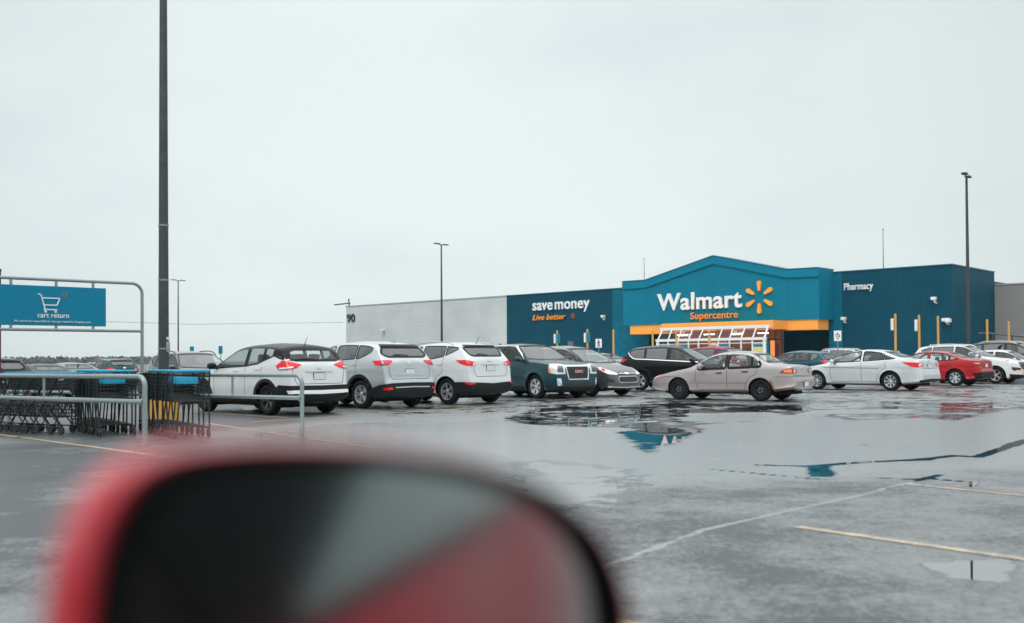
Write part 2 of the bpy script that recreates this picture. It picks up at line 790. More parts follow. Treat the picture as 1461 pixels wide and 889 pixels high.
def wheel_liner(B, mb, mi):
    for (sw, r) in B.wheels:
        for sg in (1, -1):
            vs, fs = [], []
            n = 26
            y0, y1 = .955 * B.W / 2 * float(B.wf(sw)) - .02, .48 * B.W / 2
            for i in range(n + 1):
                a = R(-25 + 230 * i / n)
                c, s_ = (B.Ra + .004) * math.cos(a) + sw - B.L / 2, (B.Ra + .004) * math.sin(a) + r
                vs += [(c, sg * y0, s_), (c, sg * y1, s_)]
            for i in range(n):
                fs.append((2 * i, 2 * i + 1, 2 * i + 3, 2 * i + 2))
            vs.append((sw - B.L / 2, sg * y1, r))
            for i in range(n):
                fs.append((2 * i + 1, 2 * i + 3, len(vs) - 1))
            mb.add(vs, fs, mi)


def lamp_ang(ps):
    return lambda s, y: math.degrees(math.atan2(y, ps - s))


PROTO = {}


def car_parts(P):
    """every part of one model: (name, mesh, material keys, parent index, location, rotation z)"""
    B = Body(P)
    L, W, H = P['L'], P['W'], P['H']
    h = L / 2
    parts = []

    def put(name, V, F, key, parent=-1, smooth=40, loc=None, rot=0, label=None):
        me = bpy.data.meshes.new(name)
        me.from_pydata([tuple(v) for v in V], [], F)
        finish_keep(me, smooth)
        parts.append([name, me, [key] if isinstance(key, str) else key, parent, loc, rot, label])
        return len(parts) - 1

    def put_mb(name, mb, keys, parent=-1, smooth=40, label=None):
        me = mb.mesh(name, len(keys), smooth)
        parts.append([name, me, keys, parent, None, 0, label])
        return len(parts) - 1

    def both(name, V, F, key, parent=-1, parent2=None):
        i = put(name, V, F, key, parent)
        V2, F2 = mirror_y(V, F)
        j = put(name, V2, F2, key, parent if parent2 is None else parent2)
        return i, j

    detail = P.get('detail', 2)
    # ---- body reserved as part 0
    parts.append(None)
    if P.get('roof2'):
        edge = B.strip([(.20, 1.185), (.45, 1.235), (.66, 1.292), (.80, 1.245), (.95, 1.20), (1.2, 1.122), (1.65, 1.07), (2.95, 1.02)], ('side',), .022, .016, .004)
    # ---- side windows
    ze = lambda s: B.top(s) - B.cr
    D = P['dlo']
    bx = np.array(D['bottom'], float)
    tm = D.get('tm', .035)
    outlines = []
    for (s0, s1, key) in D['panes']:
        ss = np.linspace(s0, s1, 60)
        zb = np.interp(ss, bx[:, 0], bx[:, 1])
        zt = ze(ss) - tm
        if 'top' in D:
            tx = np.array(D['top'], float)
            zt = np.minimum(zt, np.interp(ss, tx[:, 0], tx[:, 1]))
        ok = zt - zb > .025
        ss, zb, zt = ss[ok], zb[ok], zt[ok]
        idx = np.unique(np.linspace(0, len(ss) - 1, 14).astype(int))
        poly = [(ss[i], zb[i]) for i in idx] + [(ss[i], zt[i]) for i in idx[::-1]]
        # keep only real corners round
        poly = fillet(poly, .025, 2)
        outlines.append((poly, key))
        B.cut(poly, ('side',))
        V, F = B.decal(poly, ('side',), -.004, .07, 0, 0)
        i, j = both('side_window', V, F, key)
        V, F = B.strip(poly, ('side',), D.get('w_in', .012), D.get('w_out', .012), .004, True)
        both('window_trim', V, F, D.get('trim', 'gloss_black'), i, j)
    # ---- windscreen
    ws = P['ws']                           # (z low, z high)
    zl, zh = ws
    yl = .955 * W / 2 - .075
    zsh = float(B.sh(L * .72))
    yh = .955 * W / 2 - B.k * (zh - zsh) - .075
    bow = .03
    poly = [(-yl, zl)] + [(t * yl * .9, zl - bow * (1 - t * t)) for t in np.linspace(-.9, .9, 7)] + [(yl, zl), (yh, zh)] + \
        [(t * yh * .9, zh + .02 * (1 - t * t)) for t in np.linspace(.9, -.9, 7)] + [(-yh, zh)]
    poly = fillet(poly, .05, 3)
    B.cut(poly, ('front',))
    V, F = B.decal(poly, ('front',), -.004, .07, 0, 0)
    i = put('windscreen', V, F, P.get('ws_key', 'glass_ws'))
    V, F = B.strip(poly, ('front',), .018, .02, .003, True)
    put('windscreen_seal', V, F, 'rubber', i)
    # ---- rear window
    rw = P['rw']
    poly = [(-p[0], p[1]) for p in rw] + [(p[0], p[1]) for p in rw[::-1]]
    poly = fillet(poly, P.get('rw_r', .05), 3)
    B.cut(poly, ('rear',))
    V, F = B.decal(poly, ('rear',), -.004, .06, 0, 0)
    i_rw = put('rear_window', V, F, P.get('rw_key', 'glass_dark'))
    V, F = B.strip(poly, ('rear',), .02, P.get('rw_out', .025), .003, True)
    put('window_trim', V, F, 'gloss_black', i_rw)
    if P.get('wiper'):
        y0, y1, z = P['wiper']
        V, F = B.strip([(y0, z), ((y0 + y1) / 2, z + .02), (y1, z + .015)], ('rear',), .014, .014, .02)
        put('wiper', V, F, 'rubber', i_rw)
    # ---- shaped panels and lamps
    lampidx = {}
    for d in P.get('decals', []):
        pr = d['proj']
        if d.get('strip'):
            V, F = B.strip(d['strip'], pr, d.get('w', .01), d.get('w', .01), d.get('off', .005), d.get('closed', False))
        else:
            V, F = B.decal(d['poly'], pr, d.get('off', .004), d.get('step', .04), d.get('skirt', .02), d.get('rnd', .02))
        on = d.get('on')
        if d.get('mirror', True):
            pi, pj = lampidx[on] if on else (-1, -1)
            i, j = both(d['name'], V, F, d['key'], pi, pj)
        else:
            pi = lampidx[on][0] if on else -1
            i = put(d['name'], V, F, d['key'], pi)
            j = i
        if d.get('id'):
            lampidx[d['id']] = (i, j)
    # ---- licence plate
    if P.get('plate'):
        z, side, off = P['plate']
        pr = ('rear',) if side == 'rear' else ('front',)
        sx = -1 if side == 'rear' else 1
        co, no = B.shoot(pr, 0, z)
        co2, _ = B.shoot(pr, .1, z)
        b = MB()
        x = co.x + sx * off
        b.box(x - .008, x + .008, -.155, .155, z - .078, z + .078, 1, .004)
        b.box(x + sx * .009 - .002, x + sx * .009 + .002, -.145, .145, z - .068, z + .068, 0)
        put_mb('licence_plate', b, ['plate', 'rubber'], smooth=0)
    # ---- mirrors
    if P.get('mirror'):
        s, z = P['mirror']
        for sg in (1, -1):
            y = sg * (.955 * W / 2 - .0)
            b = MB()
            prof_ = [(.001, -.125), (.05, -.12), (.075, -.08), (.082, 0), (.078, .07), (.055, .118), (.001, .125)]
            b.lathe(prof_, 16, 'z', (0, 0, 0))
            b2 = MB()
            # squash the turned shape into a wing: deep 0.12, wide 0.22, high 0.15
            vs = [(s - h + p[0] * .85, y + sg * (.135 + p[2] * .85), z + p[1] * .95) for p in b.v]
            b2.add(vs, b.f, 0)
            b2.tube([(s - h + .02, y - sg * .04, z - .07), (s - h, y + sg * .1, z - .03)], .022, 8, 1)
            put_mb('door_mirror', b2, [P.get('mirror_key', 'paint'), 'rubber'])
    # ---- handles
    for (s, z) in P.get('handles', []):
        V, F = B.decal([(s - .09, z - .015), (s + .09, z - .018), (s + .09, z + .012), (s - .09, z + .018)], ('side',), .015, .05, .03, .01)
        both('door_handle', V, F, P.get('handle_key', 'paint'))
    # ---- roof rails, antenna
    if P.get('rails'):
        s0, s1 = P['rails']
        for sg in (1, -1):
            b = MB()
            pts = []
            for s in np.linspace(s0, s1, 14):
                zz = ze(s)
                t = (s - s0) / (s1 - s0)
                lift = .055 * min(1, 8 * t, 8 * (1 - t)) + .02
                yr = .955 * W / 2 - B.k * (float(zz) - float(B.sh(s))) - .03
                pts.append((s - h, sg * yr, float(zz) + lift))
            b.tube(pts, .017, 8)
            put_mb('roof_rail', b, [P.get('rail_key', 'rubber')])
    if P.get('antenna'):
        s = P['antenna']
        co, _ = B.shoot(('top',), s, .0)
        b = MB()
        b.tube([co, co + Vector((-.02, 0, .03)), co + Vector((-.13, 0, .20))], [.014, .008, .003], 6)
        put_mb('antenna', b, ['rubber'])
    if P.get('fin'):
        s = P['fin']
        co, _ = B.shoot(('top',), s, .0)
        b = MB()
        b.prism([(-.1, -.01), (.08, -.01), (-.07, .06), (-.1, .06)], -.02, .02, M=Matrix.Translation(co) @ Matrix.Rotation(R(90), 4, 'X'))
        put_mb('antenna', b, ['paint'])
    # ---- wheels
    tyre, rim = wheel_mesh(P['r'], P.get('rim', 'ten'))
    for (sw, r) in B.wheels:
        for sg in (1, -1):
            y = sg * (W / 2 * float(B.wf(sw)) - .125)
            parts.append(['wheel', tyre, ['tyre'], -1, (sw - h, y, r), 0 if sg > 0 else math.pi, None])
            parts.append(['rim', rim, [P.get('rim_key', 'alloy'), 'disc_dark', 'alloy'], len(parts) - 1, None, 0, None])
    # ---- cabin
    if detail >= 2:
        if not SEATS:
            SEATS['f'], SEATS['b'] = seat_mesh(), seat_mesh(True)
        sf = P.get('seat_f', P['ro'] + P['wb'] * .50)
        dz = P.get('seat_z', .12)
        for sg in (1, -1):
            parts.append(['seat', SEATS['f'], ['seat'], -1, (sf - h, sg * .38, dz), 0, None])
        parts.append(['rear_seat', SEATS['b'], ['seat'], -1, (sf - h - P.get('bench', .85), 0, dz), 0, None])
        b = MB()
        pts = [(.19 * math.cos(a), .19 * math.sin(a), 0) for a in np.linspace(0, 2 * math.pi, 20)]
        M = Matrix.Translation((sf - h + .50, .38, dz + .72)) @ Matrix.Rotation(R(-65), 4, 'Y')
        b.tube([M @ Vector(p) for p in pts], .017, 8)
        b.box(-.16, .16, -.03, .03, -.02, .02, 0, .01, M)
        put_mb('steering_wheel', b, ['rubber'])
    # ---- body with liners, floor and seams
    B.cut_arches()
    V, F, mi = B.finish_body()
    if P.get('roof2'):
        s0, s1 = P['roof2']
        live = np.nonzero(~B.dead)[0]
        for q, i in enumerate(live):
            s = B.C[i, 0] + h
            if i >= len(B.F) - 2:
                continue
            if s0 < s < s1 and B.rows[i] >= B.i_roof - 2:
                mi[q] = 1
            elif .08 < s < s1 - .05 and B.rows[i] >= B.i_belt + 1 and B.C[i, 2] > np.interp(s, [.1, .66, .95, 1.2, 1.65, 2.95], [1.18, 1.30, 1.21, 1.13, 1.08, 1.05]):
                mi[q] = 1
    mb = MB()
    mb.v, mb.f, mb.m = [tuple(p) for p in V], list(F), list(mi)
    wheel_liner(B, mb, 2)
    s0, s1 = P['ro'] - .35, P['ro'] + P['wb'] - .1
    mb.box(s0 - h, s1 - h, -.40 * W, .40 * W, .27, .42, 2)
    mb.box(.45 - h, P['ro'] + .42 - h, -.36 * W, .36 * W, .42, max(.5, zsh - .25), 2)
    zc = zl - .02
    mb.box(s1 - .45 - h, s1 - .06 - h, -.40 * W, .40 * W, .42, zc - .10, 2, .03)
    mb.box(.3 - h, L - .4 - h, -.30 * W, .30 * W, .18, .27, 2)
    if P.get('roof2'):
        for Vv, Ff in (edge, mirror_y(*edge)):
            mb.add(Vv, Ff, 1)
    for path, pr in P.get('seams', []):
        Vv, Ff = B.strip(path, pr, .006, .006, .0015)
        mb.add(Vv, Ff, 3)
        if pr[0] in ('side',):
            Vv, Ff = mirror_y(Vv, Ff)
            mb.add(Vv, Ff, 3)
    me = bpy.data.meshes.new('body')
    me.from_pydata(mb.v, [], mb.f)
    me.polygons.foreach_set('material_index', mb.m)
    finish_keep(me, 38)
    parts[0] = ['body', me, ['paint', P.get('roof_key', 'gloss_black'), 'under', 'seam'], -1, None, 0, None]
    return parts


def finish_keep(me, smooth):
    bm = bmesh.new()
    bm.from_mesh(me)
    bmesh.ops.recalc_face_normals(bm, faces=bm.faces[:])
    bm.to_mesh(me)
    bm.free()
    me.polygons.foreach_set('use_smooth', [True] * len(me.polygons))
    me.set_sharp_from_angle(angle=R(smooth))
    me.update()


def add_car(model, paint, label, wheel_at, heading, which='rl', group='cars parked in the lot', mats=None, name='parked_car'):
    """wheel_at: world x, y of one wheel's ground contact; which: r/f rear/front + l/r left/right; heading: degrees"""
    P = MODELS[model]
    if model not in PROTO:
        PROTO[model] = car_parts(P)
    a = R(heading)
    xw = (P['ro'] if which[0] == 'r' else P['ro'] + P['wb']) - P['L'] / 2
    yw = (P['W'] / 2 - .12) * (1 if which[1] == 'l' else -1)
    ox = wheel_at[0] - (xw * math.cos(a) - yw * math.sin(a))
    oy = wheel_at[1] - (xw * math.sin(a) + yw * math.cos(a))
    root = thing(name, label, 'car', (ox, oy, gz(ox, oy)), a, group)
    MM = dict(CARMATS)
    MM['paint'] = paint
    MM.update(mats or {})
    objs = []
    fresh = {}
    for (nm, me, keys, par, loc, rot, lb) in PROTO[model]:
        ms = [MM[k] for k in keys]
        ck = (me.name, tuple(m.name for m in ms))
        if ck not in MESHCACHE:
            m2 = me.copy()
            for m in ms:
                m2.materials.append(m)
            MESHCACHE[ck] = m2
        o = link(nm, MESHCACHE[ck], root if par < 0 else objs[par], loc)
        if rot:
            o.rotation_euler = (0, 0, rot)
        objs.append(o)
    return root, objs


MESHCACHE = {}
# ------------------------------------------------------------------ car materials and models
CARMATS = {
    'glass': glass_mat('clear_glass', (.86, .90, .89)),
    'glass_ws': glass_mat('windscreen_glass', (.66, .72, .71), ior=2.3),
    'glass_dark': glass_mat('privacy_glass', (.16, .18, .18), ior=2.2),
    'glass_mid': glass_mat('tinted_glass', (.42, .47, .47)),
    'gloss_black': pbr('gloss_black', (.005, .006, .007), .3, spec=.25),
    'rubber': pbr('black_rubber', (.016, .017, .018), .55, rvar=.1),
    'cladding': pbr('grained_plastic', (.014, .017, .018), .5, spec=.10, var=.15, bump=.1, bscale=400),
    'under': pbr('underbody', (.006, .007, .007), .8, spec=.1, var=.3),
    'seam': pbr('panel_gap', (.012, .012, .013), .8),
    'tyre': pbr('tyre_rubber', (.010, .012, .013), .6, spec=.08, var=.25, vscale=20, rvar=.12),
    'alloy': pbr('alloy', (.62, .63, .64), .28, metal=.85, coat=.3, var=.08),
    'alloy_dark': pbr('dark_alloy', (.035, .036, .038), .3, metal=.5, coat=.4),
    'steel': pbr('black_steel', (.018, .018, .019), .5, metal=.3, var=.4, vscale=30),
    'disc_dark': pbr('brake_disc', (.03, .03, .03), .5, metal=.5),
    'chrome': pbr('chrome', (.82, .84, .85), .08, metal=1.),
    'silver_trim': pbr('silver_trim', (.55, .57, .58), .3, metal=.7),
    'lens_red': pbr('red_lens', (.68, .008, .02), .15, coat=.4, spec=.3, var=.25, vscale=9),
    'lens_dark_red': pbr('dark_red_lens', (.24, .006, .012), .08, coat=1., var=.3, vscale=9),
    'lens_amber': pbr('amber_lens', (.85, .20, .02), .12, coat=1.),
    'lens_clear': pbr('clear_lens', (.72, .74, .75), .12, metal=.35, coat=1., var=.35, vscale=14),
    'lens_dark': pbr('smoked_lens', (.10, .11, .12), .08, metal=.5, coat=1., var=.5, vscale=12),
    'lens_lit': emit_mat('lit_lamp', (1., .38, .10), 1.6),
    'plate': pbr('plate_white', (.62, .64, .66), .4, var=.25, vscale=38),
    'seat': pbr('seat_cloth', (.045, .047, .048), .8, var=.2),
    'mesh_grille': pbr('grille_mesh', (.015, .016, .017), .4, var=.5, vscale=60),
    'white_paint': pbr('white_band', (.72, .73, .73), .3, coat=1.),
    'rust': pbr('rust', (.22, .085, .025), .8, var=.5, vscale=40),
    'badge_red': pbr('badge_red', (.55, .03, .04), .3, coat=.5),
}
PT = {
    'white': paint_mat('white_paint', (.60, .615, .62), rough=.35),
    'pearl': paint_mat('pearl_paint', (.58, .60, .61), rough=.3),
    'silver': paint_mat('silver_paint', (.50, .53, .55), metal=.55, rough=.3),
    'silver_white': paint_mat('silver_white_paint', (.60, .63, .65), metal=.4, rough=.3),
    'teal': paint_mat('blue_green_paint', (.010, .052, .068), metal=.35, rough=.35, coat=.5),
    'grey': paint_mat('grey_paint', (.075, .078, .080), metal=.5, rough=.35),
    'black': paint_mat('black_paint', (.004, .006, .006), metal=.1, rough=.3, coat=.35),
    'beige': paint_mat('beige_paint', (.40, .352, .350), metal=.55, rough=.32),
    'red': paint_mat('red_paint', (.40, .006, .012), metal=.2, rough=.3, coat=.6),
    'burgundy': paint_mat('burgundy_paint', (.22, .006, .055), metal=.0, rough=.35, coat=.35),
    'blue': paint_mat('blue_paint', (.004, .065, .095), metal=.3, rough=.3, coat=.5),
    'dark': paint_mat('charcoal_paint', (.012, .015, .016), metal=.3, rough=.3, coat=.45),
    'darkred': paint_mat('dark_red_paint', (.15, .015, .03), metal=.2, rough=.3),
}
MODELS = {}


def arch_ring(P, w=.07, off=.012, a0=-22, a1=202):
    out = []
    for sw in (P['ro'], P['ro'] + P['wb']):
        Ra = P.get('Ra', P['r'] + .055)
        path = [(sw + (Ra + .002) * math.cos(R(a)), P['r'] + (Ra + .002) * math.sin(R(a))) for a in np.linspace(a0, a1, 40)]
        out.append(dict(name='wheel_arch_trim', proj=('side',), strip=path[::-1], w=w / 2, off=off, key='cladding'))
    # strip is centred on its path: push the path outwards by half its width
    for d, sw in zip(out, (P['ro'], P['ro'] + P['wb'])):
        Ra = P.get('Ra', P['r'] + .055) + w / 2 - .004
        d['strip'] = [(sw + Ra * math.cos(R(a)), P['r'] + Ra * math.sin(R(a))) for a in np.linspace(a0, a1, 40)]
    return out


def door_seams(P, zb, cuts, zsill=.30, arc=True):
    """shut lines: front door front edge, B pillar, rear door rear edge, sill"""
    s0, s1, s2 = cuts
    Ra = P.get('Ra', P['r'] + .055)
    z0, z1, z2 = zb
    out = [([(s2 + .02, z2 - .0), (s2 + .03, .6), (s2 - .04, zsill)], ('side',)),
           ([(s1, z1), (s1 - .01, .6), (s1 - .0, zsill)], ('side',)),
           ([(s2 - .04, zsill), (s1, zsill), (P['ro'] + Ra + .08, zsill)], ('side',))]
    if arc:
        out.append(([(s0, z0), (s0 + .04, z0 - .12)] + [(P['ro'] + (Ra + .10) * math.cos(R(a)), P['r'] + (Ra + .10) * math.sin(R(a))) for a in np.linspace(75, 0, 8)] +
                    [(P['ro'] + Ra + .09, zsill)], ('side',)))
    return out


S, RR, FF, T = ('side',), ('rear',), ('front',), ('top',)

# ---- A: small white crossover with a black floating roof, seen from behind
P = dict(L=4.295, W=1.76, H=1.59, wb=2.61, ro=.84, r=.335, Ra=.395, k=.33,
         top=[(0, .42), (.012, .60), (.05, .655), (.075, .80), (.095, .98), (.13, 1.10), (.17, 1.165), (.40, 1.455), (.43, 1.50), (.50, 1.525), (.9, 1.565), (1.4, 1.582),
              (1.95, 1.56), (2.25, 1.50), (3.05, 1.10), (3.15, 1.06), (3.6, 1.0), (4.0, .92), (4.18, .80), (4.26, .62), (4.295, .45)],
         sh=[(0, .95), (.15, 1.10), (.5, 1.15), (1.0, 1.10), (1.6, 1.05), (3.1, .98), (3.7, .92), (4.29, .80)],
         crease=.88, rim='five2', rim_key='alloy_dark', ws=(1.10, 1.50),
         rw=[(.0, 1.165), (.55, 1.18), (.66, 1.23), (.56, 1.43), (.0, 1.45)], rw_key='glass', rw_out=.035,
         dlo=dict(bottom=[(.66, 1.30), (.95, 1.20), (1.2, 1.125), (1.65, 1.075), (2.95, 1.02)], top=[(0, 1.455), (2, 1.49), (4, 1.5)],
                  panes=[(.70, .98, 'glass'), (1.06, 1.60, 'glass'), (1.72, 2.95, 'glass')], w_out=.012),
         roof2=(.30, 3.02), mirror=(2.85, 1.07), mirror_key='gloss_black', handles=[(1.18, 1.0), (2.05, .96)], antenna=.62, wiper=(-.05, .42, 1.2), plate=(.84, 'rear', .004))
A = lamp_ang(.9)
P['decals'] = [
    dict(name='taillight', proj=('rc', .9), id='tl', rnd=0, off=.014, key='lens_red', skirt=.03,
         poly=[(A(.48, .87), 1.07), (A(.33, .86), 1.145), (A(.29, .85), 1.185), (A(.06, .70), 1.135), (A(0, .50), 1.09), (A(.04, .64), 1.02), (A(.16, .79), .985), (A(.38, .86), .985)]),
    dict(name='reverse_lens', proj=('rc', .9), on='tl', rnd=0, off=.020, key='lens_clear', skirt=.01,
         poly=[(A(.34, .86), 1.03), (A(.08, .70), 1.05), (A(.07, .67), 1.03), (A(.18, .79), 1.0), (A(.36, .86), .995)]),
    dict(name='lower_cladding', proj=('rc', .9), mirror=False, rnd=0, off=.020, key='cladding', step=.03,
         poly=[(75, .33), (68, .55), (58, .66), (40, .645), (0, .635), (-40, .645), (-58, .66), (-68, .55), (-75, .33), (-60, .27), (0, .30), (60, .27)]),
    dict(name='skid_strip', proj=('rc', .9), mirror=False, rnd=0, off=.030, key='white_paint', step=.03, skirt=.01,
         poly=[(46, .545), (0, .535), (-46, .545), (-44, .475), (0, .455), (44, .475)]),
    dict(name='sill_cladding', proj=S, key='cladding', off=.010, poly=[(1.27, .18), (3.03, .18), (3.03, .33), (2.3, .36), (1.27, .35)]),
    dict(name='reflector', proj=('rc', .9), key='lens_red', off=.034, rnd=0, skirt=.01, poly=[(48, .425), (40, .42), (40, .39), (48, .395)]),
    dict(name='grip_strip', proj=RR, mirror=False, key='silver_trim', off=.012, rnd=0, skirt=.012, poly=[(-.36, .955), (.36, .955), (.34, .93), (-.34, .93)]),
    dict(name='headlight', proj=('fc', 3.4), key='lens_clear', rnd=0, off=.012, poly=[(30, .86), (62, .95), (64, .88), (40, .78)]),
    dict(name='badge', proj=RR, mirror=False, key='chrome', off=.014, rnd=.02, skirt=.01, poly=[(-.05, 1.07), (.05, 1.07), (.05, 1.0), (-.05, 1.0)]),
] + arch_ring(P, .07)
P['seams'] = door_seams(P, (1.05, 1.05, 1.0), (1.0, 1.66, 2.95), .38) + [([(-.62, 1.16), (-.68, .95), (-.60, .68), (.60, .68), (.68, .95), (.62, 1.16)], RR)]
MODELS['crossover_a'] = P

# ---- B: silver crossover
P = dict(L=4.54, W=1.84, H=1.67, wb=2.70, ro=.93, r=.352, Ra=.42, k=.40,
         top=[(0, .45), (.012, .62), (.05, .70), (.08, .76), (.10, .98), (.14, 1.17), (.19, 1.235), (.46, 1.555), (.50, 1.595), (.62, 1.615), (1.0, 1.65), (1.7, 1.67),
              (2.2, 1.64), (2.5, 1.57), (3.2, 1.16), (3.32, 1.12), (3.9, 1.05), (4.3, .94), (4.47, .78), (4.53, .6), (4.54, .45)],
         sh=[(0, 1.0), (.2, 1.17), (.6, 1.20), (1.4, 1.17), (3.2, 1.06), (3.9, .98), (4.5, .85)],
         crease=.95, rim='ten', ws=(1.16, 1.57),
         rw=[(.0, 1.245), (.58, 1.255), (.72, 1.33), (.60, 1.50), (.0, 1.52)], rw_out=.03, rw_key='glass_dark',
         dlo=dict(bottom=[(.55, 1.42), (.78, 1.30), (1.0, 1.225), (1.5, 1.20), (3.1, 1.11)], top=[(.5, 1.45), (.8, 1.53), (1.3, 1.56), (3, 1.57)],
                  panes=[(.60, 1.12, 'glass_dark'), (1.17, 1.95, 'glass_dark'), (2.06, 3.1, 'glass')]),
         mirror=(3.0, 1.18), handles=[(1.15, 1.08), (2.15, 1.04)], wiper=(-.05, .40, 1.285), plate=(.89, 'rear', .004), fin=.75)
A = lamp_ang(.95)
P['decals'] = [
    dict(name='spoiler_black_strip', proj=RR, mirror=False, key='gloss_black', off=.02, rnd=.01, poly=[(-.62, 1.50), (.62, 1.50), (.59, 1.555), (-.59, 1.555)]),  # gloss black band below the spoiler
    dict(name='taillight', proj=('rc', .95), id='tl', rnd=0, off=.014, key='lens_red', skirt=.03,
         poly=[(A(.46, .9), 1.165), (A(.05, .74), 1.175), (A(.0, .60), 1.165), (A(.02, .62), 1.12), (A(.08, .72), 1.055), (A(.2, .82), 1.045), (A(.36, .88), 1.07)]),
    dict(name='reverse_lens', proj=('rc', .95), on='tl', rnd=0, off=.020, key='lens_dark', skirt=.01, poly=[(A(.18, .83), 1.145), (A(.08, .77), 1.15), (A(.10, .75), 1.075), (A(.2, .83), 1.06)]),
    dict(name='number_recess', proj=RR, mirror=False, key='paint', off=.010, rnd=.03, skirt=.012, poly=[(-.40, 1.02), (.40, 1.02), (.52, .80), (-.52, .80)]),
    dict(name='lower_cladding', proj=('rc', .95), mirror=False, rnd=0, off=.022, key='cladding', step=.03,
         poly=[(72, .35), (62, .50), (50, .585), (35, .62), (0, .63), (-35, .62), (-50, .585), (-62, .50), (-72, .35), (-55, .27), (0, .30), (55, .27)]),
    dict(name='reflector', proj=('rc', .95), key='lens_red', off=.032, rnd=0, skirt=.01, poly=[(44, .52), (34, .52), (34, .47), (43, .47)]),
    dict(name='bumper_strip', proj=('rc', .95), mirror=False, key='silver_trim', off=.030, rnd=0, skirt=.012, poly=[(30, .53), (0, .54), (-30, .53), (-30, .505), (0, .515), (30, .505)]),
    dict(name='sill_cladding', proj=S, key='cladding', off=.010, poly=[(1.40, .18), (3.15, .18), (3.15, .34), (1.40, .37)]),
    dict(name='badge', proj=RR, mirror=False, key='chrome', off=.014, rnd=.02, skirt=.01, poly=[(-.07, 1.15), (.07, 1.15), (.07, 1.07), (-.07, 1.07)]),
    dict(name='headlight', proj=('fc', 3.6), key='lens_clear', rnd=0, off=.012, poly=[(28, .84), (60, .95), (62, .88), (35, .76)]),
] + arch_ring(P, .075)
P['seams'] = door_seams(P, (1.2, 1.17, 1.1), (1.05, 2.0, 3.08), .40) + [([(-.62, 1.03), (-.66, .90), (-.58, .72), (.58, .72), (.66, .90), (.62, 1.03)], RR)]
MODELS['crossover_b'] = P

# ---- C: white crossover with rising window line
P = dict(L=4.41, W=1.82, H=1.67, wb=2.64, ro=.87, r=.35, Ra=.405, k=.40,
         top=[(0, .45), (.012, .60), (.045, .70), (.07, .78), (.10, 1.0), (.13, 1.17), (.18, 1.255), (.46, 1.55), (.50, 1.595), (.62, 1.615), (1.0, 1.645), (1.7, 1.66),
              (2.2, 1.63), (2.45, 1.565), (3.15, 1.15), (3.26, 1.11), (3.8, 1.02), (4.2, .90), (4.36, .74), (4.41, .45)],
         sh=[(0, 1.0), (.2, 1.17), (.6, 1.22), (1.3, 1.17), (3.1, 1.03), (3.8, .94), (4.4, .84)],
         crease=.93, rim='five2', ws=(1.15, 1.565),
         rw=[(.0, 1.265), (.52, 1.275), (.60, 1.31), (.66, 1.47), (.60, 1.52), (.0, 1.535)], rw_out=.03,
         dlo=dict(bottom=[(.50, 1.47), (.75, 1.36), (1.0, 1.27), (1.4, 1.21), (3.05, 1.09)], top=[(.5, 1.48), (.8, 1.54), (1.3, 1.56), (3, 1.57)],
                  panes=[(.55, .95, 'glass_dark'), (1.0, 1.85, 'glass_dark'), (1.96, 3.02, 'glass')]),
         mirror=(2.92, 1.14), handles=[(1.12, 1.06), (2.1, 1.02)], wiper=(.0, .36, 1.30), plate=(.955, 'rear', .006), rails=(.75, 2.35), rail_key='silver_trim', antenna=.62)
A = lamp_ang(.9)
P['decals'] = [
    dict(name='spoiler_black_strip', proj=RR, mirror=False, key='gloss_black', off=.02, rnd=.01, poly=[(-.58, 1.52), (.58, 1.52), (.56, 1.56), (-.56, 1.56)]),  # gloss black band along the spoiler's lower edge
    dict(name='taillight', proj=('rc', .9), id='tl', rnd=0, off=.014, key='lens_red', skirt=.03,
         poly=[(A(.50, .9), 1.165), (A(.2, .83), 1.17), (A(.03, .70), 1.13), (A(0, .60), 1.09), (A(.01, .62), 1.04), (A(.06, .72), 1.015), (A(.16, .80), 1.02), (A(.32, .86), 1.07)]),
    dict(name='reverse_lens', proj=('rc', .9), on='tl', rnd=0, off=.020, key='lens_clear', skirt=.01, poly=[(A(.03, .69), 1.10), (A(0, .62), 1.08), (A(.01, .63), 1.05), (A(.05, .70), 1.03)]),
    dict(name='lower_cladding', proj=('rc', .9), mirror=False, rnd=0, off=.020, key='cladding', step=.03,
         poly=[(70, .36), (66, .60), (50, .60), (0, .555), (-50, .60), (-66, .60), (-70, .36), (-55, .27), (0, .30), (55, .27)]),
    dict(name='reflector', proj=('rc', .9), key='lens_red', off=.030, rnd=0, skirt=.01, poly=[(50, .60), (37, .575), (36, .545), (44, .53), (48, .55)]),
    dict(name='grip_strip', proj=RR, mirror=False, key='silver_trim', off=.012, rnd=0, skirt=.012, poly=[(-.34, 1.055), (.34, 1.055), (.33, 1.035), (-.33, 1.035)]),
    dict(name='badge', proj=RR, mirror=False, key='chrome', off=.014, rnd=.02, skirt=.01, poly=[(-.07, 1.19), (.07, 1.19), (.07, 1.13), (-.07, 1.13)]),
    dict(name='headlight', proj=('fc', 3.5), key='lens_clear', rnd=0, off=.012, poly=[(28, .84), (60, .98), (62, .90), (35, .74)]),
    dict(name='sill_cladding', proj=S, key='cladding', off=.008, poly=[(1.30, .18), (3.07, .18), (3.07, .28), (1.30, .30)]),
]
P['seams'] = door_seams(P, (1.25, 1.2, 1.1), (.98, 1.9, 3.0), .36) + [([(-.60, 1.0), (-.62, .86), (-.54, .74), (.54, .74), (.62, .86), (.60, 1.0)], RR)]
MODELS['crossover_c'] = P

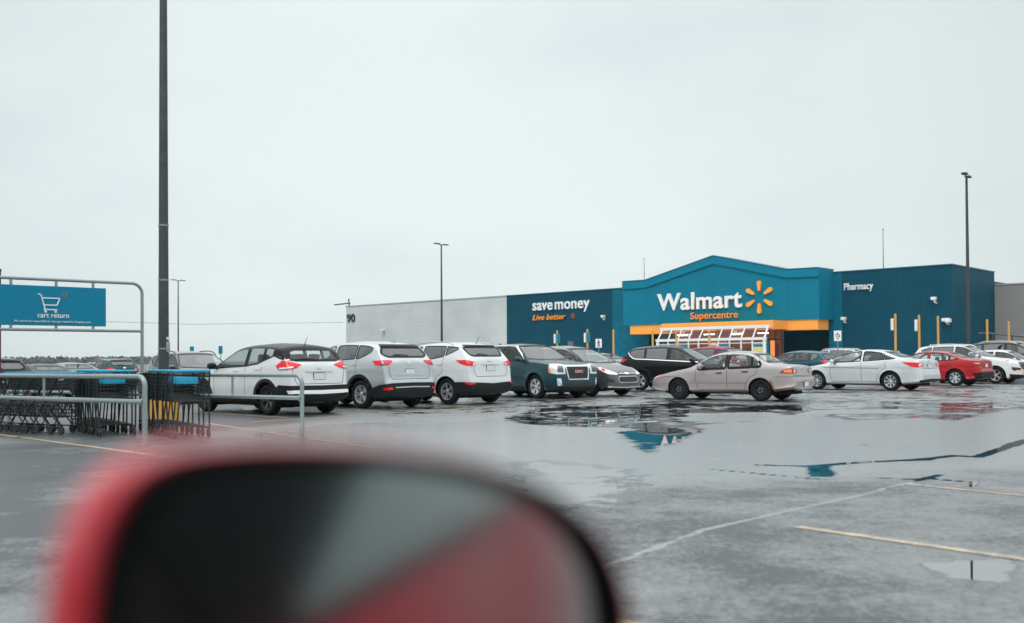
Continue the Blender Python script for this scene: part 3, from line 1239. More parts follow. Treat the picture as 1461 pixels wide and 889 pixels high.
# ---- D: boxy dark blue-green SUV, nose towards us
P = dict(L=4.70, W=1.85, H=1.68, wb=2.857, ro=.873, r=.36, Ra=.425, k=.34, crown=.07, flare=.03,
         wf=[(-.2, .78), (0, .82), (.1, .9), (.4, .96), (1, .99), (1.5, 1), (3.3, 1), (3.9, .99), (4.3, .965), (4.5, .93), (4.62, .87), (4.68, .80), (4.72, .74), (4.9, .7)],
         top=[(0, .5), (.02, .68), (.08, .75), (.11, 1.05), (.16, 1.2), (.42, 1.58), (.5, 1.62), (1.2, 1.67), (2.0, 1.68), (2.5, 1.655), (2.72, 1.60), (3.38, 1.20), (3.48, 1.165),
              (4.0, 1.135), (4.45, 1.07), (4.57, 1.02), (4.63, .93), (4.665, .78), (4.685, .62), (4.70, .42)],
         sh=[(0, 1.02), (.2, 1.16), (.6, 1.17), (1.4, 1.14), (3.3, 1.09), (3.9, 1.07), (4.45, 1.0), (4.7, .90)],
         rim='six', ws=(1.20, 1.60),
         rw=[(.0, 1.25), (.55, 1.25), (.62, 1.30), (.58, 1.52), (.0, 1.54)],
         dlo=dict(bottom=[(.5, 1.30), (.8, 1.20), (1.4, 1.17), (3.25, 1.12)], top=[(.5, 1.45), (.8, 1.54), (3, 1.57)],
                  panes=[(.55, .98, 'glass_dark'), (1.04, 1.95, 'glass_dark'), (2.06, 3.25, 'glass')]),
         mirror=(3.05, 1.19), handles=[(1.2, 1.03), (2.15, 1.03)], fin=.9)
A = lamp_ang(0)
FA = lambda s, y: math.degrees(math.atan2(y, s - 3.75))
P['decals'] = [
    dict(name='grille', proj=FF, mirror=False, id='gr', key='chrome', off=.012, rnd=.02, poly=[(-.49, 1.0), (.49, 1.0), (.40, .555), (-.40, .555)]),
    dict(name='grille_mesh', proj=FF, mirror=False, on='gr', key='mesh_grille', off=.018, rnd=.02, skirt=.004, poly=[(-.425, .95), (.425, .95), (.355, .60), (-.355, .60)]),
    dict(name='headlight', proj=('fc', 3.75), id='hl', key='lens_clear', rnd=0, off=.014, skirt=.03,
         poly=[(FA(4.66, .53), 1.0), (FA(4.60, .70), 1.03), (FA(4.35, .87), 1.03), (FA(4.36, .87), .78), (FA(4.55, .78), .735), (FA(4.67, .50), .735)]),
    dict(name='indicator', proj=('fc', 3.75), on='hl', key='lens_amber', rnd=0, off=.020, skirt=.006, poly=[(FA(4.40, .85), .90), (FA(4.35, .87), .90), (FA(4.36, .87), .79), (FA(4.44, .84), .77)]),
    dict(name='lamp_reflector', proj=('fc', 3.75), on='hl', key='lens_dark', rnd=0, off=.019, skirt=.004, poly=[(FA(4.64, .58), .97), (FA(4.58, .73), .98), (FA(4.58, .73), .79), (FA(4.65, .56), .78)]),
    dict(name='fog_lamp', proj=('fc', 3.75), key='chrome', rnd=0, off=.012, poly=[(FA(4.62, .64), .61), (FA(4.57, .74), .61), (FA(4.58, .72), .40), (FA(4.64, .60), .40)]),
    dict(name='air_intake', proj=FF, mirror=False, key='rubber', off=.008, rnd=.02, poly=[(-.52, .46), (.52, .46), (.47, .36), (-.47, .36)]),
    dict(name='lower_cladding', proj=('fc', 3.75), mirror=False, rnd=0, off=.012, key='cladding', step=.03,
         poly=[(62, .38), (58, .44), (30, .36), (0, .34), (-30, .36), (-58, .44), (-62, .38), (-58, .22), (0, .24), (58, .22)]),
    dict(name='sill_cladding', proj=S, key='cladding', off=.010, poly=[(1.34, .18), (3.26, .18), (3.26, .36), (1.34, .36)]),
    dict(name='window_arc', proj=S, key='chrome', off=.010, w=.014, strip=[(3.27, 1.10), (3.0, 1.33), (2.7, 1.52), (2.55, 1.585), (2.2, 1.605), (1.4, 1.60), (.7, 1.53)]),
    dict(name='taillight', proj=('rc', .9), key='lens_red', rnd=0, off=.014, poly=[(52, 1.15), (38, 1.15), (38, .85), (50, .85)]),
]
P['seams'] = door_seams(P, (1.16, 1.14, 1.1), (1.0, 2.0, 3.25), .40) + [([(4.52, -.60), (4.35, -.70), (3.6, -.74)], T), ([(4.52, .60), (4.35, .70), (3.6, .74)], T)]
MODELS['boxy_suv'] = P

# ---- E: grey people carrier with a long windscreen, nose towards us
P = dict(L=4.41, W=1.83, H=1.62, wb=2.65, ro=.85, r=.325, k=.42,
         top=[(0, .5), (.02, .7), (.08, .78), (.12, 1.05), (.4, 1.5), (.5, 1.55), (1.2, 1.61), (1.8, 1.62), (2.3, 1.575), (2.6, 1.48), (3.45, 1.08), (3.6, 1.03), (3.95, .95), (4.2, .84), (4.32, .72),
              (4.38, .58), (4.41, .42)],
         sh=[(0, .98), (.3, 1.08), (1.4, 1.04), (3.3, .96), (3.9, .88), (4.3, .72), (4.41, .66)],
         rim='fifteen', ws=(1.09, 1.50), rw=[(.0, 1.2), (.55, 1.2), (.55, 1.45), (.0, 1.48)],
         dlo=dict(bottom=[(.5, 1.25), (.8, 1.12), (1.4, 1.08), (3.35, 1.01)], panes=[(.6, .98, 'glass_dark'), (1.04, 1.9, 'glass_mid'), (2.0, 2.9, 'glass'), (2.97, 3.3, 'glass')], top=[(.5, 1.45), (.9, 1.51), (3, 1.53)]),
         mirror=(2.95, 1.08), handles=[(1.15, .96), (2.1, .93)])
FA = lambda s, y: math.degrees(math.atan2(y, s - 3.5))
P['decals'] = [
    dict(name='headlight', proj=('fc', 3.5), id='hl', key='lens_clear', rnd=0, off=.012, skirt=.03,
         poly=[(FA(4.33, .46), .715), (FA(4.22, .68), .80), (FA(3.95, .85), .90), (FA(3.85, .88), .90), (FA(4.02, .83), .79), (FA(4.22, .70), .70), (FA(4.34, .47), .675)]),
    dict(name='indicator', proj=('fc', 3.5), on='hl', key='lens_red', rnd=0, off=.018, skirt=.006, poly=[(FA(4.10, .79), .835), (FA(3.98, .84), .88), (FA(4.0, .83), .81), (FA(4.12, .77), .77)]),
    dict(name='upper_grille', proj=FF, mirror=False, id='ug', key='mesh_grille', off=.010, rnd=.01, poly=[(-.42, .745), (.42, .745), (.36, .68), (-.36, .68)]),
    dict(name='grille_bar', proj=FF, mirror=False, on='ug', key='chrome', off=.016, rnd=.005, skirt=.008, poly=[(-.40, .725), (.40, .725), (.39, .705), (-.39, .705)]),
    dict(name='badge', proj=FF, mirror=False, key='chrome', off=.022, rnd=.03, skirt=.012, poly=[(-.09, .745), (.09, .745), (.09, .685), (-.09, .685)]),
    dict(name='lower_grille', proj=FF, mirror=False, id='lg', key='chrome', off=.010, rnd=.03, poly=[(-.42, .635), (.42, .635), (.50, .52), (.42, .425), (-.42, .425), (-.50, .52)]),
    dict(name='grille_mesh', proj=FF, mirror=False, on='lg', key='mesh_grille', off=.016, rnd=.03, skirt=.004, poly=[(-.40, .615), (.40, .615), (.47, .52), (.40, .445), (-.40, .445), (-.47, .52)]),
    dict(name='fog_recess', proj=('fc', 3.5), key='rubber', rnd=0, off=.008, poly=[(FA(4.33, .60), .50), (FA(4.18, .76), .60), (FA(4.14, .78), .52), (FA(4.30, .64), .42)]),
    dict(name='lower_lip', proj=('fc', 3.5), mirror=False, rnd=0, off=.014, key='silver_trim', step=.03, poly=[(48, .335), (30, .315), (0, .30), (-30, .315), (-48, .335), (-47, .295), (0, .27), (47, .295)]),
    dict(name='lower_cladding', proj=('fc', 3.5), mirror=False, rnd=0, off=.010, key='cladding', step=.03, poly=[(55, .29), (30, .28), (0, .265), (-30, .28), (-55, .29), (-54, .22), (0, .22), (54, .22)]),
    dict(name='taillight', proj=('rc', .9), key='lens_red', rnd=0, off=.014, poly=[(52, 1.1), (38, 1.1), (38, .85), (50, .85)]),
]
P['seams'] = door_seams(P, (1.05, 1.05, 1.0), (1.0, 1.95, 3.2), .34)
MODELS['people_carrier'] = P

# ---- F: old beige saloon
P = dict(L=4.42, W=1.695, H=1.385, wb=2.465, ro=.97, r=.30, Ra=.345, k=.42, crown=.065, flare=.008,
         top=[(0, .40), (.012, .58), (.04, .655), (.075, .685), (.095, .80), (.12, .95), (.16, .985), (.25, .995), (.62, 1.02), (.74, 1.045), (1.22, 1.315), (1.45, 1.37), (1.9, 1.388), (2.25, 1.365),
              (2.5, 1.295), (3.05, .985), (3.2, .935), (3.7, .845), (4.1, .745), (4.26, .66), (4.33, .60), (4.39, .545), (4.42, .38)],
         sh=[(0, .90), (.2, .945), (1.0, .955), (2.7, .89), (3.2, .86), (3.7, .78), (4.1, .68), (4.42, .58)],
         bot=[(0, .40), (.05, .34), (.4, .28), (.9, .22), (3.4, .2), (3.9, .22), (4.35, .25), (4.42, .30)],
         rim='steel', rim_key='steel', ws=(.985, 1.30),
         rw=[(.0, 1.055), (.60, 1.065), (.62, 1.09), (.53, 1.28), (.0, 1.315)], rw_key='glass', rw_out=.02,
         dlo=dict(bottom=[(.95, .965), (1.1, .955), (2.8, .885)], top=[(.98, 1.0), (1.2, 1.25), (1.32, 1.30), (3, 1.31)], panes=[(.99, 1.20, 'glass'), (1.235, 1.88, 'glass'), (2.0, 2.80, 'glass')], w_out=.058),
         mirror=(2.68, .945), handles=[(1.40, .80), (2.16, .765)], handle_key='gloss_black', plate=(.46, 'rear', .012), seat_z=-.10, seat_f=2.12, bench=.74)
A = lamp_ang(.95)
FA = lambda s, y: math.degrees(math.atan2(y, s - 3.4))
P['decals'] = [
    dict(name='taillight', proj=('rc', .95), id='tl', rnd=0, off=.010, key='lens_dark_red', skirt=.03,
         poly=[(A(.42, .80), .765), (A(.36, .80), .83), (A(.22, .77), .885), (A(.12, .72), .895), (A(.08, .60), .885), (A(.08, .42), .865), (A(.08, .42), .76), (A(.2, .76), .755)]),
    dict(name='indicator', proj=('rc', .95), on='tl', rnd=0, off=.015, key='lens_amber', skirt=.006, poly=[(A(.32, .79), .79), (A(.28, .78), .855), (A(.13, .72), .865), (A(.12, .71), .78)]),
    dict(name='reverse_lens', proj=('rc', .95), on='tl', rnd=0, off=.015, key='lens_clear', skirt=.006, poly=[(A(.09, .62), .865), (A(.09, .56), .86), (A(.09, .56), .775), (A(.09, .62), .775)]),
    dict(name='bumper_strip', proj=('rc', .95), mirror=False, key='seam', off=.004, rnd=0, skirt=0, poly=[(62, .672), (0, .672), (-62, .672), (-62, .662), (0, .662), (62, .662)]),
    dict(name='side_moulding', proj=S, key='beige_dark', off=.010, rnd=.005, poly=[(1.38, .475), (3.02, .475), (3.02, .515), (1.38, .515)]),
    dict(name='fuel_flap', proj=S, key='paint', off=.0035, rnd=.03, skirt=.004, poly=[(.62, .70), (.83, .70), (.83, .86), (.62, .86)]),
    dict(name='front_indicator', proj=('fc', 3.4), key='lens_amber', rnd=0, off=.012, poly=[(FA(4.22, .74), .69), (FA(4.12, .78), .70), (FA(4.12, .78), .62), (FA(4.24, .72), .62)]),
    dict(name='headlight', proj=('fc', 3.4), key='lens_clear', rnd=0, off=.012, poly=[(FA(4.36, .36), .67), (FA(4.24, .72), .69), (FA(4.25, .71), .60), (FA(4.36, .36), .58)]),
    dict(name='rust_patch', proj=S, key='rust', off=.003, rnd=.01, skirt=0, poly=[(.70, .56), (.66, .585), (.63, .50), (.60, .44), (.56, .30), (.52, .27), (.62, .28), (.65, .44), (.68, .50)]),
    dict(name='rust_edge', proj=S, key='rust', off=.003, rnd=.01, skirt=0, poly=[(.30, .32), (.55, .30), (.55, .325), (.42, .34)]),
    dict(name='badge', proj=RR, mirror=False, key='chrome', off=.010, rnd=.02, skirt=.008, poly=[(-.05, .93), (.05, .93), (.05, .885), (-.05, .885)]),
]
P['seams'] = door_seams(P, (.955, .92, .88), (1.02, 1.94, 2.86), .30) + [([(-.66, .96), (-.66, .70), (.66, .70), (.66, .96)], RR), ([(3.4, .64), (3.9, .66), (4.2, .59)], S)]
MODELS['saloon_old'] = P

# ---- G: white saloon with coupe roof
P = dict(L=4.82, W=1.835, H=1.47, wb=2.795, ro=1.09, r=.335, Ra=.385, k=.42, crown=.06,
         top=[(0, .45), (.012, .60), (.05, .70), (.08, .78), (.10, .98), (.13, 1.09), (.17, 1.115), (.3, 1.12), (.6, 1.135), (.74, 1.165), (1.45, 1.405), (1.8, 1.455), (2.2, 1.47), (2.6, 1.435),
              (2.85, 1.36), (3.5, 1.03), (3.65, .985), (4.2, .90), (4.55, .79), (4.72, .66), (4.80, .52), (4.82, .42)],
         sh=[(0, 1.0), (.2, 1.06), (.9, 1.065), (2.0, 1.0), (3.3, .94), (4.0, .86), (4.82, .72)], crease=.86,
         rim='eight', ws=(1.035, 1.36), rw=[(.0, 1.175), (.60, 1.185), (.50, 1.36), (.0, 1.385)], rw_key='glass_mid',
         dlo=dict(bottom=[(.78, 1.14), (1.1, 1.09), (2.0, 1.03), (3.35, .97)], top=[(.75, 1.15), (1.0, 1.24), (1.4, 1.34), (1.8, 1.385), (3, 1.39)],
                  panes=[(.84, 1.26, 'glass_mid'), (1.32, 2.08, 'glass_mid'), (2.2, 3.3, 'glass')], w_out=.026),
         mirror=(3.2, 1.03), handles=[(1.35, .93), (2.25, .90)], plate=(.86, 'rear', .006), fin=1.25, seat_z=-.02, seat_f=2.5, bench=.8)
A = lamp_ang(1.0)
FA = lambda s, y: math.degrees(math.atan2(y, s - 3.7))
P['decals'] = [
    dict(name='taillight', proj=('rc', 1.0), id='tl', rnd=0, off=.010, key='lens_red', skirt=.03,
         poly=[(A(.66, .90), 1.0), (A(.3, .86), .99), (A(.1, .77), .975), (A(.07, .55), .965), (A(.07, .50), .93), (A(.08, .62), .86), (A(.16, .80), .82), (A(.35, .87), .85), (A(.5, .89), .92)]),
    dict(name='reverse_lens', proj=('rc', 1.0), on='tl', rnd=0, off=.015, key='lens_clear', skirt=.006, poly=[(A(.11, .77), .955), (A(.08, .58), .95), (A(.085, .62), .88), (A(.14, .78), .86)]),
    dict(name='window_arc', proj=S, key='chrome', off=.008, w=.011, strip=[(.76, 1.12), (1.1, 1.068), (2.0, 1.008), (3.34, .95)]),
    dict(name='fuel_flap', proj=S, key='paint', off=.0035, rnd=.03, skirt=.004, poly=[(.78, .83), (.98, .83), (.98, .97), (.78, .97)]),
    dict(name='diffuser', proj=('rc', 1.0), mirror=False, rnd=0, off=.008, key='cladding', step=.03, poly=[(40, .40), (0, .42), (-40, .40), (-38, .30), (0, .31), (38, .30)]),
    dict(name='exhaust_tip', proj=('rc', 1.0), key='chrome', rnd=0, off=.014, poly=[(40, .43), (27, .445), (27, .40), (39, .39)]),
    dict(name='headlight', proj=('fc', 3.7), key='lens_clear', rnd=0, off=.012, poly=[(FA(4.72, .55), .72), (FA(4.2, .86), .86), (FA(4.25, .85), .78), (FA(4.70, .60), .62)]),
    dict(name='badge', proj=RR, mirror=False, key='chrome', off=.010, rnd=.02, skirt=.008, poly=[(-.08, 1.07), (.08, 1.07), (.08, 1.01), (-.08, 1.01)]),
]
P['seams'] = door_seams(P, (1.06, 1.02, .96), (1.25, 2.14, 3.3), .32) + [([(-.55, 1.1), (-.55, .78), (.55, .78), (.55, 1.1)], RR), ([(1.5, .78), (2.6, .80), (3.6, .82)], S)]
MODELS['saloon_white'] = P

# ---- H: modern red saloon
P = dict(L=4.63, W=1.78, H=1.435, wb=2.70, ro=1.0, r=.335, Ra=.38, k=.40, crown=.06,
         top=[(0, .42), (.012, .58), (.05, .66), (.08, .74), (.09, .95), (.12, 1.06), (.16, 1.085), (.3, 1.08), (.55, 1.10), (.7, 1.13), (1.35, 1.37), (1.7, 1.42), (2.1, 1.435), (2.5, 1.40), (2.75, 1.33),
              (3.4, 1.0), (3.55, .955), (4.1, .87), (4.4, .77), (4.55, .64), (4.62, .5), (4.63, .4)],
         sh=[(0, .97), (.2, 1.02), (.9, 1.02), (2.0, .97), (3.3, .90), (4.0, .82), (4.63, .7)], crease=.84,
         rim='seven', ws=(1.01, 1.33), rw=[(.0, 1.14), (.58, 1.15), (.48, 1.33), (.0, 1.35)], rw_key='glass_mid',
         dlo=dict(bottom=[(.8, 1.12), (1.1, 1.05), (2.0, 1.0), (3.2, .94)], top=[(.8, 1.15), (1.0, 1.24), (1.3, 1.32), (1.7, 1.355), (3, 1.36)],
                  panes=[(.88, 1.20, 'glass_mid'), (1.26, 2.0, 'glass'), (2.1, 3.15, 'glass')], w_out=.026),
         mirror=(3.05, 1.0), handles=[(1.28, .92), (2.15, .89)], plate=(.82, 'rear', .006), seat_z=-.03, seat_f=2.35, bench=.8)
A = lamp_ang(1.0)
FA = lambda s, y: math.degrees(math.atan2(y, s - 3.6))
P['decals'] = [
    dict(name='taillight', proj=('rc', 1.0), id='tl', rnd=0, off=.010, key='lens_dark_red', skirt=.03,
         poly=[(A(.50, .87), .955), (A(.2, .82), .965), (A(.08, .70), .95), (A(.07, .35), .92), (A(.07, .35), .87), (A(.09, .68), .86), (A(.2, .81), .87)]),
    dict(name='reverse_lens', proj=('rc', 1.0), on='tl', rnd=0, off=.015, key='chrome', skirt=.006, poly=[(A(.3, .84), .925), (A(.09, .70), .92), (A(.09, .66), .885), (A(.2, .80), .89)]),
    dict(name='reflector', proj=('rc', 1.0), key='lens_amber', rnd=0, off=.012, poly=[(A(.06, .75), .80), (A(.04, .70), .80), (A(.04, .70), .74), (A(.06, .75), .74)]),
    dict(name='diffuser', proj=('rc', 1.0), mirror=False, rnd=0, off=.008, key='cladding', step=.03, poly=[(52, .52), (35, .56), (0, .56), (-35, .56), (-52, .52), (-45, .30), (0, .31), (45, .30)]),
    dict(name='headlight', proj=('fc', 3.6), key='lens_clear', rnd=0, off=.012, poly=[(FA(4.55, .5), .68), (FA(4.1, .83), .80), (FA(4.15, .82), .72), (FA(4.53, .55), .60)]),
    dict(name='fuel_flap', proj=S, key='paint', off=.0035, rnd=.03, skirt=.004, poly=[(.72, .86), (.90, .86), (.90, 1.0), (.72, 1.0)]),
]
P['seams'] = door_seams(P, (1.03, 1.0, .94), (1.18, 2.05, 3.15), .32) + [([(-.5, 1.06), (-.5, .72), (.5, .72), (.5, 1.06)], RR)]
MODELS['saloon_red'] = P

# ---- I: large white crossover, nose to the right
P = dict(L=4.78, W=1.93, H=1.74, wb=2.85, ro=.95, r=.365, Ra=.425, k=.42,
         top=[(0, .5), (.02, .68), (.08, .78), (.12, 1.1), (.18, 1.25), (.42, 1.58), (.36, 1.62), (.45, 1.64), (.6, 1.67), (1.2, 1.73), (1.9, 1.74), (2.3, 1.71), (2.6, 1.63), (3.4, 1.20), (3.55, 1.15),
              (4.1, 1.09), (4.5, .99), (4.68, .86), (4.76, .62), (4.78, .45)],
         sh=[(0, 1.0), (.3, 1.18), (1.2, 1.16), (3.3, 1.08), (4.1, 1.0), (4.78, .86)], rim='five2', ws=(1.20, 1.62),
         rw=[(.0, 1.28), (.55, 1.28), (.62, 1.5), (.0, 1.54)],
         dlo=dict(bottom=[(.6, 1.42), (.85, 1.28), (1.2, 1.22), (3.3, 1.13)], top=[(.6, 1.48), (.9, 1.58), (1.5, 1.62), (3, 1.63)], panes=[(.62, 1.05, 'glass_dark'), (1.12, 2.0, 'glass_dark'), (2.1, 3.2, 'glass')]),
         mirror=(3.1, 1.2), handles=[(1.2, 1.06), (2.2, 1.03)], rails=(.9, 2.5), rail_key='silver_trim', fin=.8)
FA = lambda s, y: math.degrees(math.atan2(y, s - 3.8))
P['decals'] = [
    dict(name='headlight', proj=('fc', 3.8), id='hl', key='lens_clear', rnd=0, off=.012, skirt=.03, poly=[(FA(4.70, .55), .93), (FA(4.45, .83), 1.0), (FA(4.2, .92), 1.02), (FA(4.35, .89), .88), (FA(4.66, .66), .85)]),
    dict(name='indicator', proj=('fc', 3.8), on='hl', key='lens_amber', rnd=0, off=.018, skirt=.006, poly=[(FA(4.40, .86), .99), (FA(4.22, .92), 1.01), (FA(4.35, .89), .90)]),
    dict(name='grille', proj=FF, mirror=False, key='mesh_grille', off=.010, rnd=.03, poly=[(-.55, .92), (.55, .92), (.60, .78), (.45, .62), (-.45, .62), (-.60, .78)]),
    dict(name='fog_recess', proj=('fc', 3.8), id='fr', key='rubber', rnd=0, off=.008, poly=[(FA(4.68, .60), .68), (FA(4.42, .84), .72), (FA(4.45, .83), .58), (FA(4.66, .64), .52)]),
    dict(name='fog_lamp', proj=('fc', 3.8), on='fr', key='lens_lit', rnd=0, off=.014, skirt=.006, poly=[(FA(4.66, .64), .57), (FA(4.56, .74), .59), (FA(4.56, .74), .555), (FA(4.66, .64), .53)]),
    dict(name='lower_cladding', proj=('fc', 3.8), mirror=False, rnd=0, off=.010, key='cladding', step=.03, poly=[(58, .42), (30, .38), (0, .36), (-30, .38), (-58, .42), (-55, .22), (0, .23), (55, .22)]),
    dict(name='sill_cladding', proj=S, key='cladding', off=.010, poly=[(1.4, .18), (3.35, .18), (3.35, .30), (1.4, .33)]),
    dict(name='taillight', proj=('rc', .9), key='lens_red', rnd=0, off=.014, poly=[(52, 1.1), (36, 1.12), (38, .95), (50, .95)]),
]
P['seams'] = door_seams(P, (1.2, 1.16, 1.12), (1.05, 2.05, 3.25), .38)
MODELS['crossover_big'] = P

# ---- J: black crossover, nose to the right, seen from its side
P = dict(L=4.52, W=1.84, H=1.68, wb=2.69, ro=.93, r=.35, Ra=.41, k=.40,
         top=[(0, .5), (.02, .68), (.07, .78), (.11, 1.05), (.17, 1.22), (.46, 1.53), (.5, 1.58), (.65, 1.61), (1.2, 1.665), (1.8, 1.68), (2.2, 1.65), (2.5, 1.57), (3.3, 1.14), (3.45, 1.09),
              (3.9, 1.02), (4.25, .93), (4.42, .80), (4.5, .6), (4.52, .45)],
         sh=[(0, 1.0), (.3, 1.13), (1.2, 1.12), (3.2, 1.02), (3.9, .95), (4.52, .82)], crease=.9, rim='five2', ws=(1.14, 1.56),
         rw=[(.0, 1.25), (.55, 1.25), (.62, 1.46), (.0, 1.5)],
         dlo=dict(bottom=[(.45, 1.42), (.62, 1.24), (.8, 1.19), (1.2, 1.175), (3.2, 1.07)], top=[(.4, 1.50), (.8, 1.555), (3, 1.58)], panes=[(.50, 1.10, 'glass_dark'), (1.16, 1.98, 'glass_dark'), (2.1, 3.1, 'glass_mid')]),
         mirror=(3.0, 1.12), handles=[(1.2, 1.0), (2.2, .97)])
FA = lambda s, y: math.degrees(math.atan2(y, s - 3.6))
P['decals'] = [
    dict(name='window_arc', proj=S, key='chrome', off=.010, w=.016, strip=[(.40, 1.45), (.52, 1.29), (.66, 1.19), (.8, 1.16), (1.2, 1.148), (3.2, 1.042)]),
    dict(name='taillight', proj=('rc', .9), key='lens_red', rnd=0, off=.014, poly=[(58, 1.16), (36, 1.13), (38, 1.02), (54, 1.06)]),
    dict(name='headlight', proj=('fc', 3.6), key='lens_clear', rnd=0, off=.012, poly=[(FA(4.42, .55), .85), (FA(4.0, .86), .98), (FA(4.1, .84), .86), (FA(4.40, .6), .76)]),
    dict(name='fender_badge', proj=S, key='chrome', off=.010, rnd=.01, poly=[(3.32, .86), (3.50, .86), (3.50, .90), (3.32, .90)]),
    dict(name='lower_cladding', proj=('fc', 3.6), mirror=False, rnd=0, off=.010, key='cladding', step=.03, poly=[(58, .42), (0, .36), (-58, .42), (-55, .22), (0, .23), (55, .22)]),
    dict(name='sill_cladding', proj=S, key='cladding', off=.010, poly=[(1.4, .18), (3.15, .18), (3.15, .30), (1.4, .33)]),
]
P['seams'] = door_seams(P, (1.15, 1.12, 1.05), (1.05, 2.04, 3.15), .38)
MODELS['crossover_black'] = P

# ---- K: small hatchback for the middle distance
P = dict(L=4.1, W=1.74, H=1.50, wb=2.55, ro=.75, r=.32, k=.40, step=.045,
         top=[(0, .45), (.02, .62), (.07, .70), (.10, .98), (.14, 1.05), (.45, 1.40), (.55, 1.44), (1.2, 1.49), (1.7, 1.5), (2.1, 1.46), (2.35, 1.38), (2.95, 1.04), (3.1, 1.0), (3.6, .9), (3.95, .74), (4.08, .55), (4.1, .45)],
         sh=[(0, .95), (.3, 1.02), (1.2, .99), (2.9, .93), (3.6, .84), (4.1, .75)], rim='ten', ws=(1.05, 1.37), rw=[(.0, 1.08), (.55, 1.09), (.55, 1.34), (.0, 1.37)],
         dlo=dict(bottom=[(.5, 1.2), (.8, 1.05), (2.9, .97)], top=[(.5, 1.3), (.8, 1.39), (3, 1.41)], panes=[(.55, .88, 'glass_dark'), (.94, 1.6, 'glass_mid'), (1.7, 2.8, 'glass')]), mirror=(2.6, 1.04), plate=(.80, 'rear', .006))
P['decals'] = [dict(name='taillight', proj=('rc', .9), key='lens_red', rnd=0, off=.014, poly=[(56, 1.04), (30, 1.0), (30, .88), (50, .90)]),
               dict(name='headlight', proj=('fc', 3.2), key='lens_clear', rnd=0, off=.012, poly=[(30, .74), (58, .86), (60, .76), (34, .66)])]
MODELS['hatch'] = P
CARMATS['beige_dark'] = pbr('beige_moulding', (.22, .19, .18), .35, coat=.4)
CARMATS['paint'] = PT['white']
# ------------------------------------------------------------------ ground
PUDDLE = {
    'A': [(-0.44, 20.21), (0.49, 24.18), (2.34, 25.8), (4.25, 26.36), (7.23, 25.12), (7.14, 22.35), (5.1, 19.16), (3.49, 17.48), (2.7, 15.15), (2.12, 13.05), (1.78, 11.86), (1.47, 12.41), (1.36, 13.75), (1.51, 15.24), (1.81, 16.75), (0.83, 17.19), (-0.02, 18.0)],
    'T': [(1.6, 16.2), (3.2, 17.6), (3.3, 16.6), (2.4, 13.8), (1.9, 13.0), (1.6, 14.6)],
    'B': [(6.18, 20.49), (9.19, 25.65), (13.51, 26.3), (11.52, 22.43), (8.21, 17.99), (7.43, 18.91), (5.82, 18.03)],
    'G': [(-0.1, 11.9), (0.9, 11.6), (1.3, 10.8), (1.4, 9.9), (1.35, 8.8), (1.11, 7.98), (0.66, 7.12), (0.44, 6.4), (0.14, 7.23), (-0.45, 9.5)],
    'E': [(2.28, 5.72), (2.67, 5.87), (3.03, 5.92), (2.61, 5.1), (2.38, 5.17), (2.22, 5.38)],
    'C': [(3.17, 10.92), (3.53, 10.9), (3.2, 9.81), (2.89, 9.83)],
    'L': [(-5.0, 9.73), (-5.18, 10.97), (-4.23, 9.69), (-3.26, 6.92), (-3.29, 6.4)],
}
ISLAND = [[(3.8, 21.29), (5.47, 21.66), (5.62, 20.04), (3.7, 18.23), (3.24, 18.91)], [(6.91, 22.38), (8.98, 22.43), (8.27, 21.05), (6.62, 20.96)]]
CRACK = [(2.7, 11.0), (3.19, 10.84), (4.02, 11.24), (4.65, 11.43), (5.25, 11.89), (5.46, 11.71), (6.27, 12.76), (7.13, 13.9), (9.5, 16.5)]
SEAM = [(-.6, 4.2), (0.46, 5.61), (0.7, 5.94), (1.29, 6.83), (2.17, 7.75), (2.91, 8.47), (3.65, 9.29), (4.3, 10.0)]
RILL = [(3.65, 9.29), (3.94, 9.23), (4.16, 9.06), (4.33, 9.36), (4.1, 9.59), (3.41, 9.74)]
RILL2 = [(2.02, 10.7), (2.92, 9.71), (3.61, 9.19)]


def seg_dist(path, X, Y, closed=False):
    d = np.full(X.shape, 1e9)
    n = len(path)
    for i in range(n if closed else n - 1):
        a, b = np.array(path[i]), np.array(path[(i + 1) % n])
        v = b - a
        t = np.clip(((X - a[0]) * v[0] + (Y - a[1]) * v[1]) / (v @ v), 0, 1)
        d = np.minimum(d, np.hypot(X - a[0] - t * v[0], Y - a[1] - t * v[1]))
    return d


def smooth01(t):
    t = np.clip(t, 0, 1)
    return t * t * (3 - 2 * t)


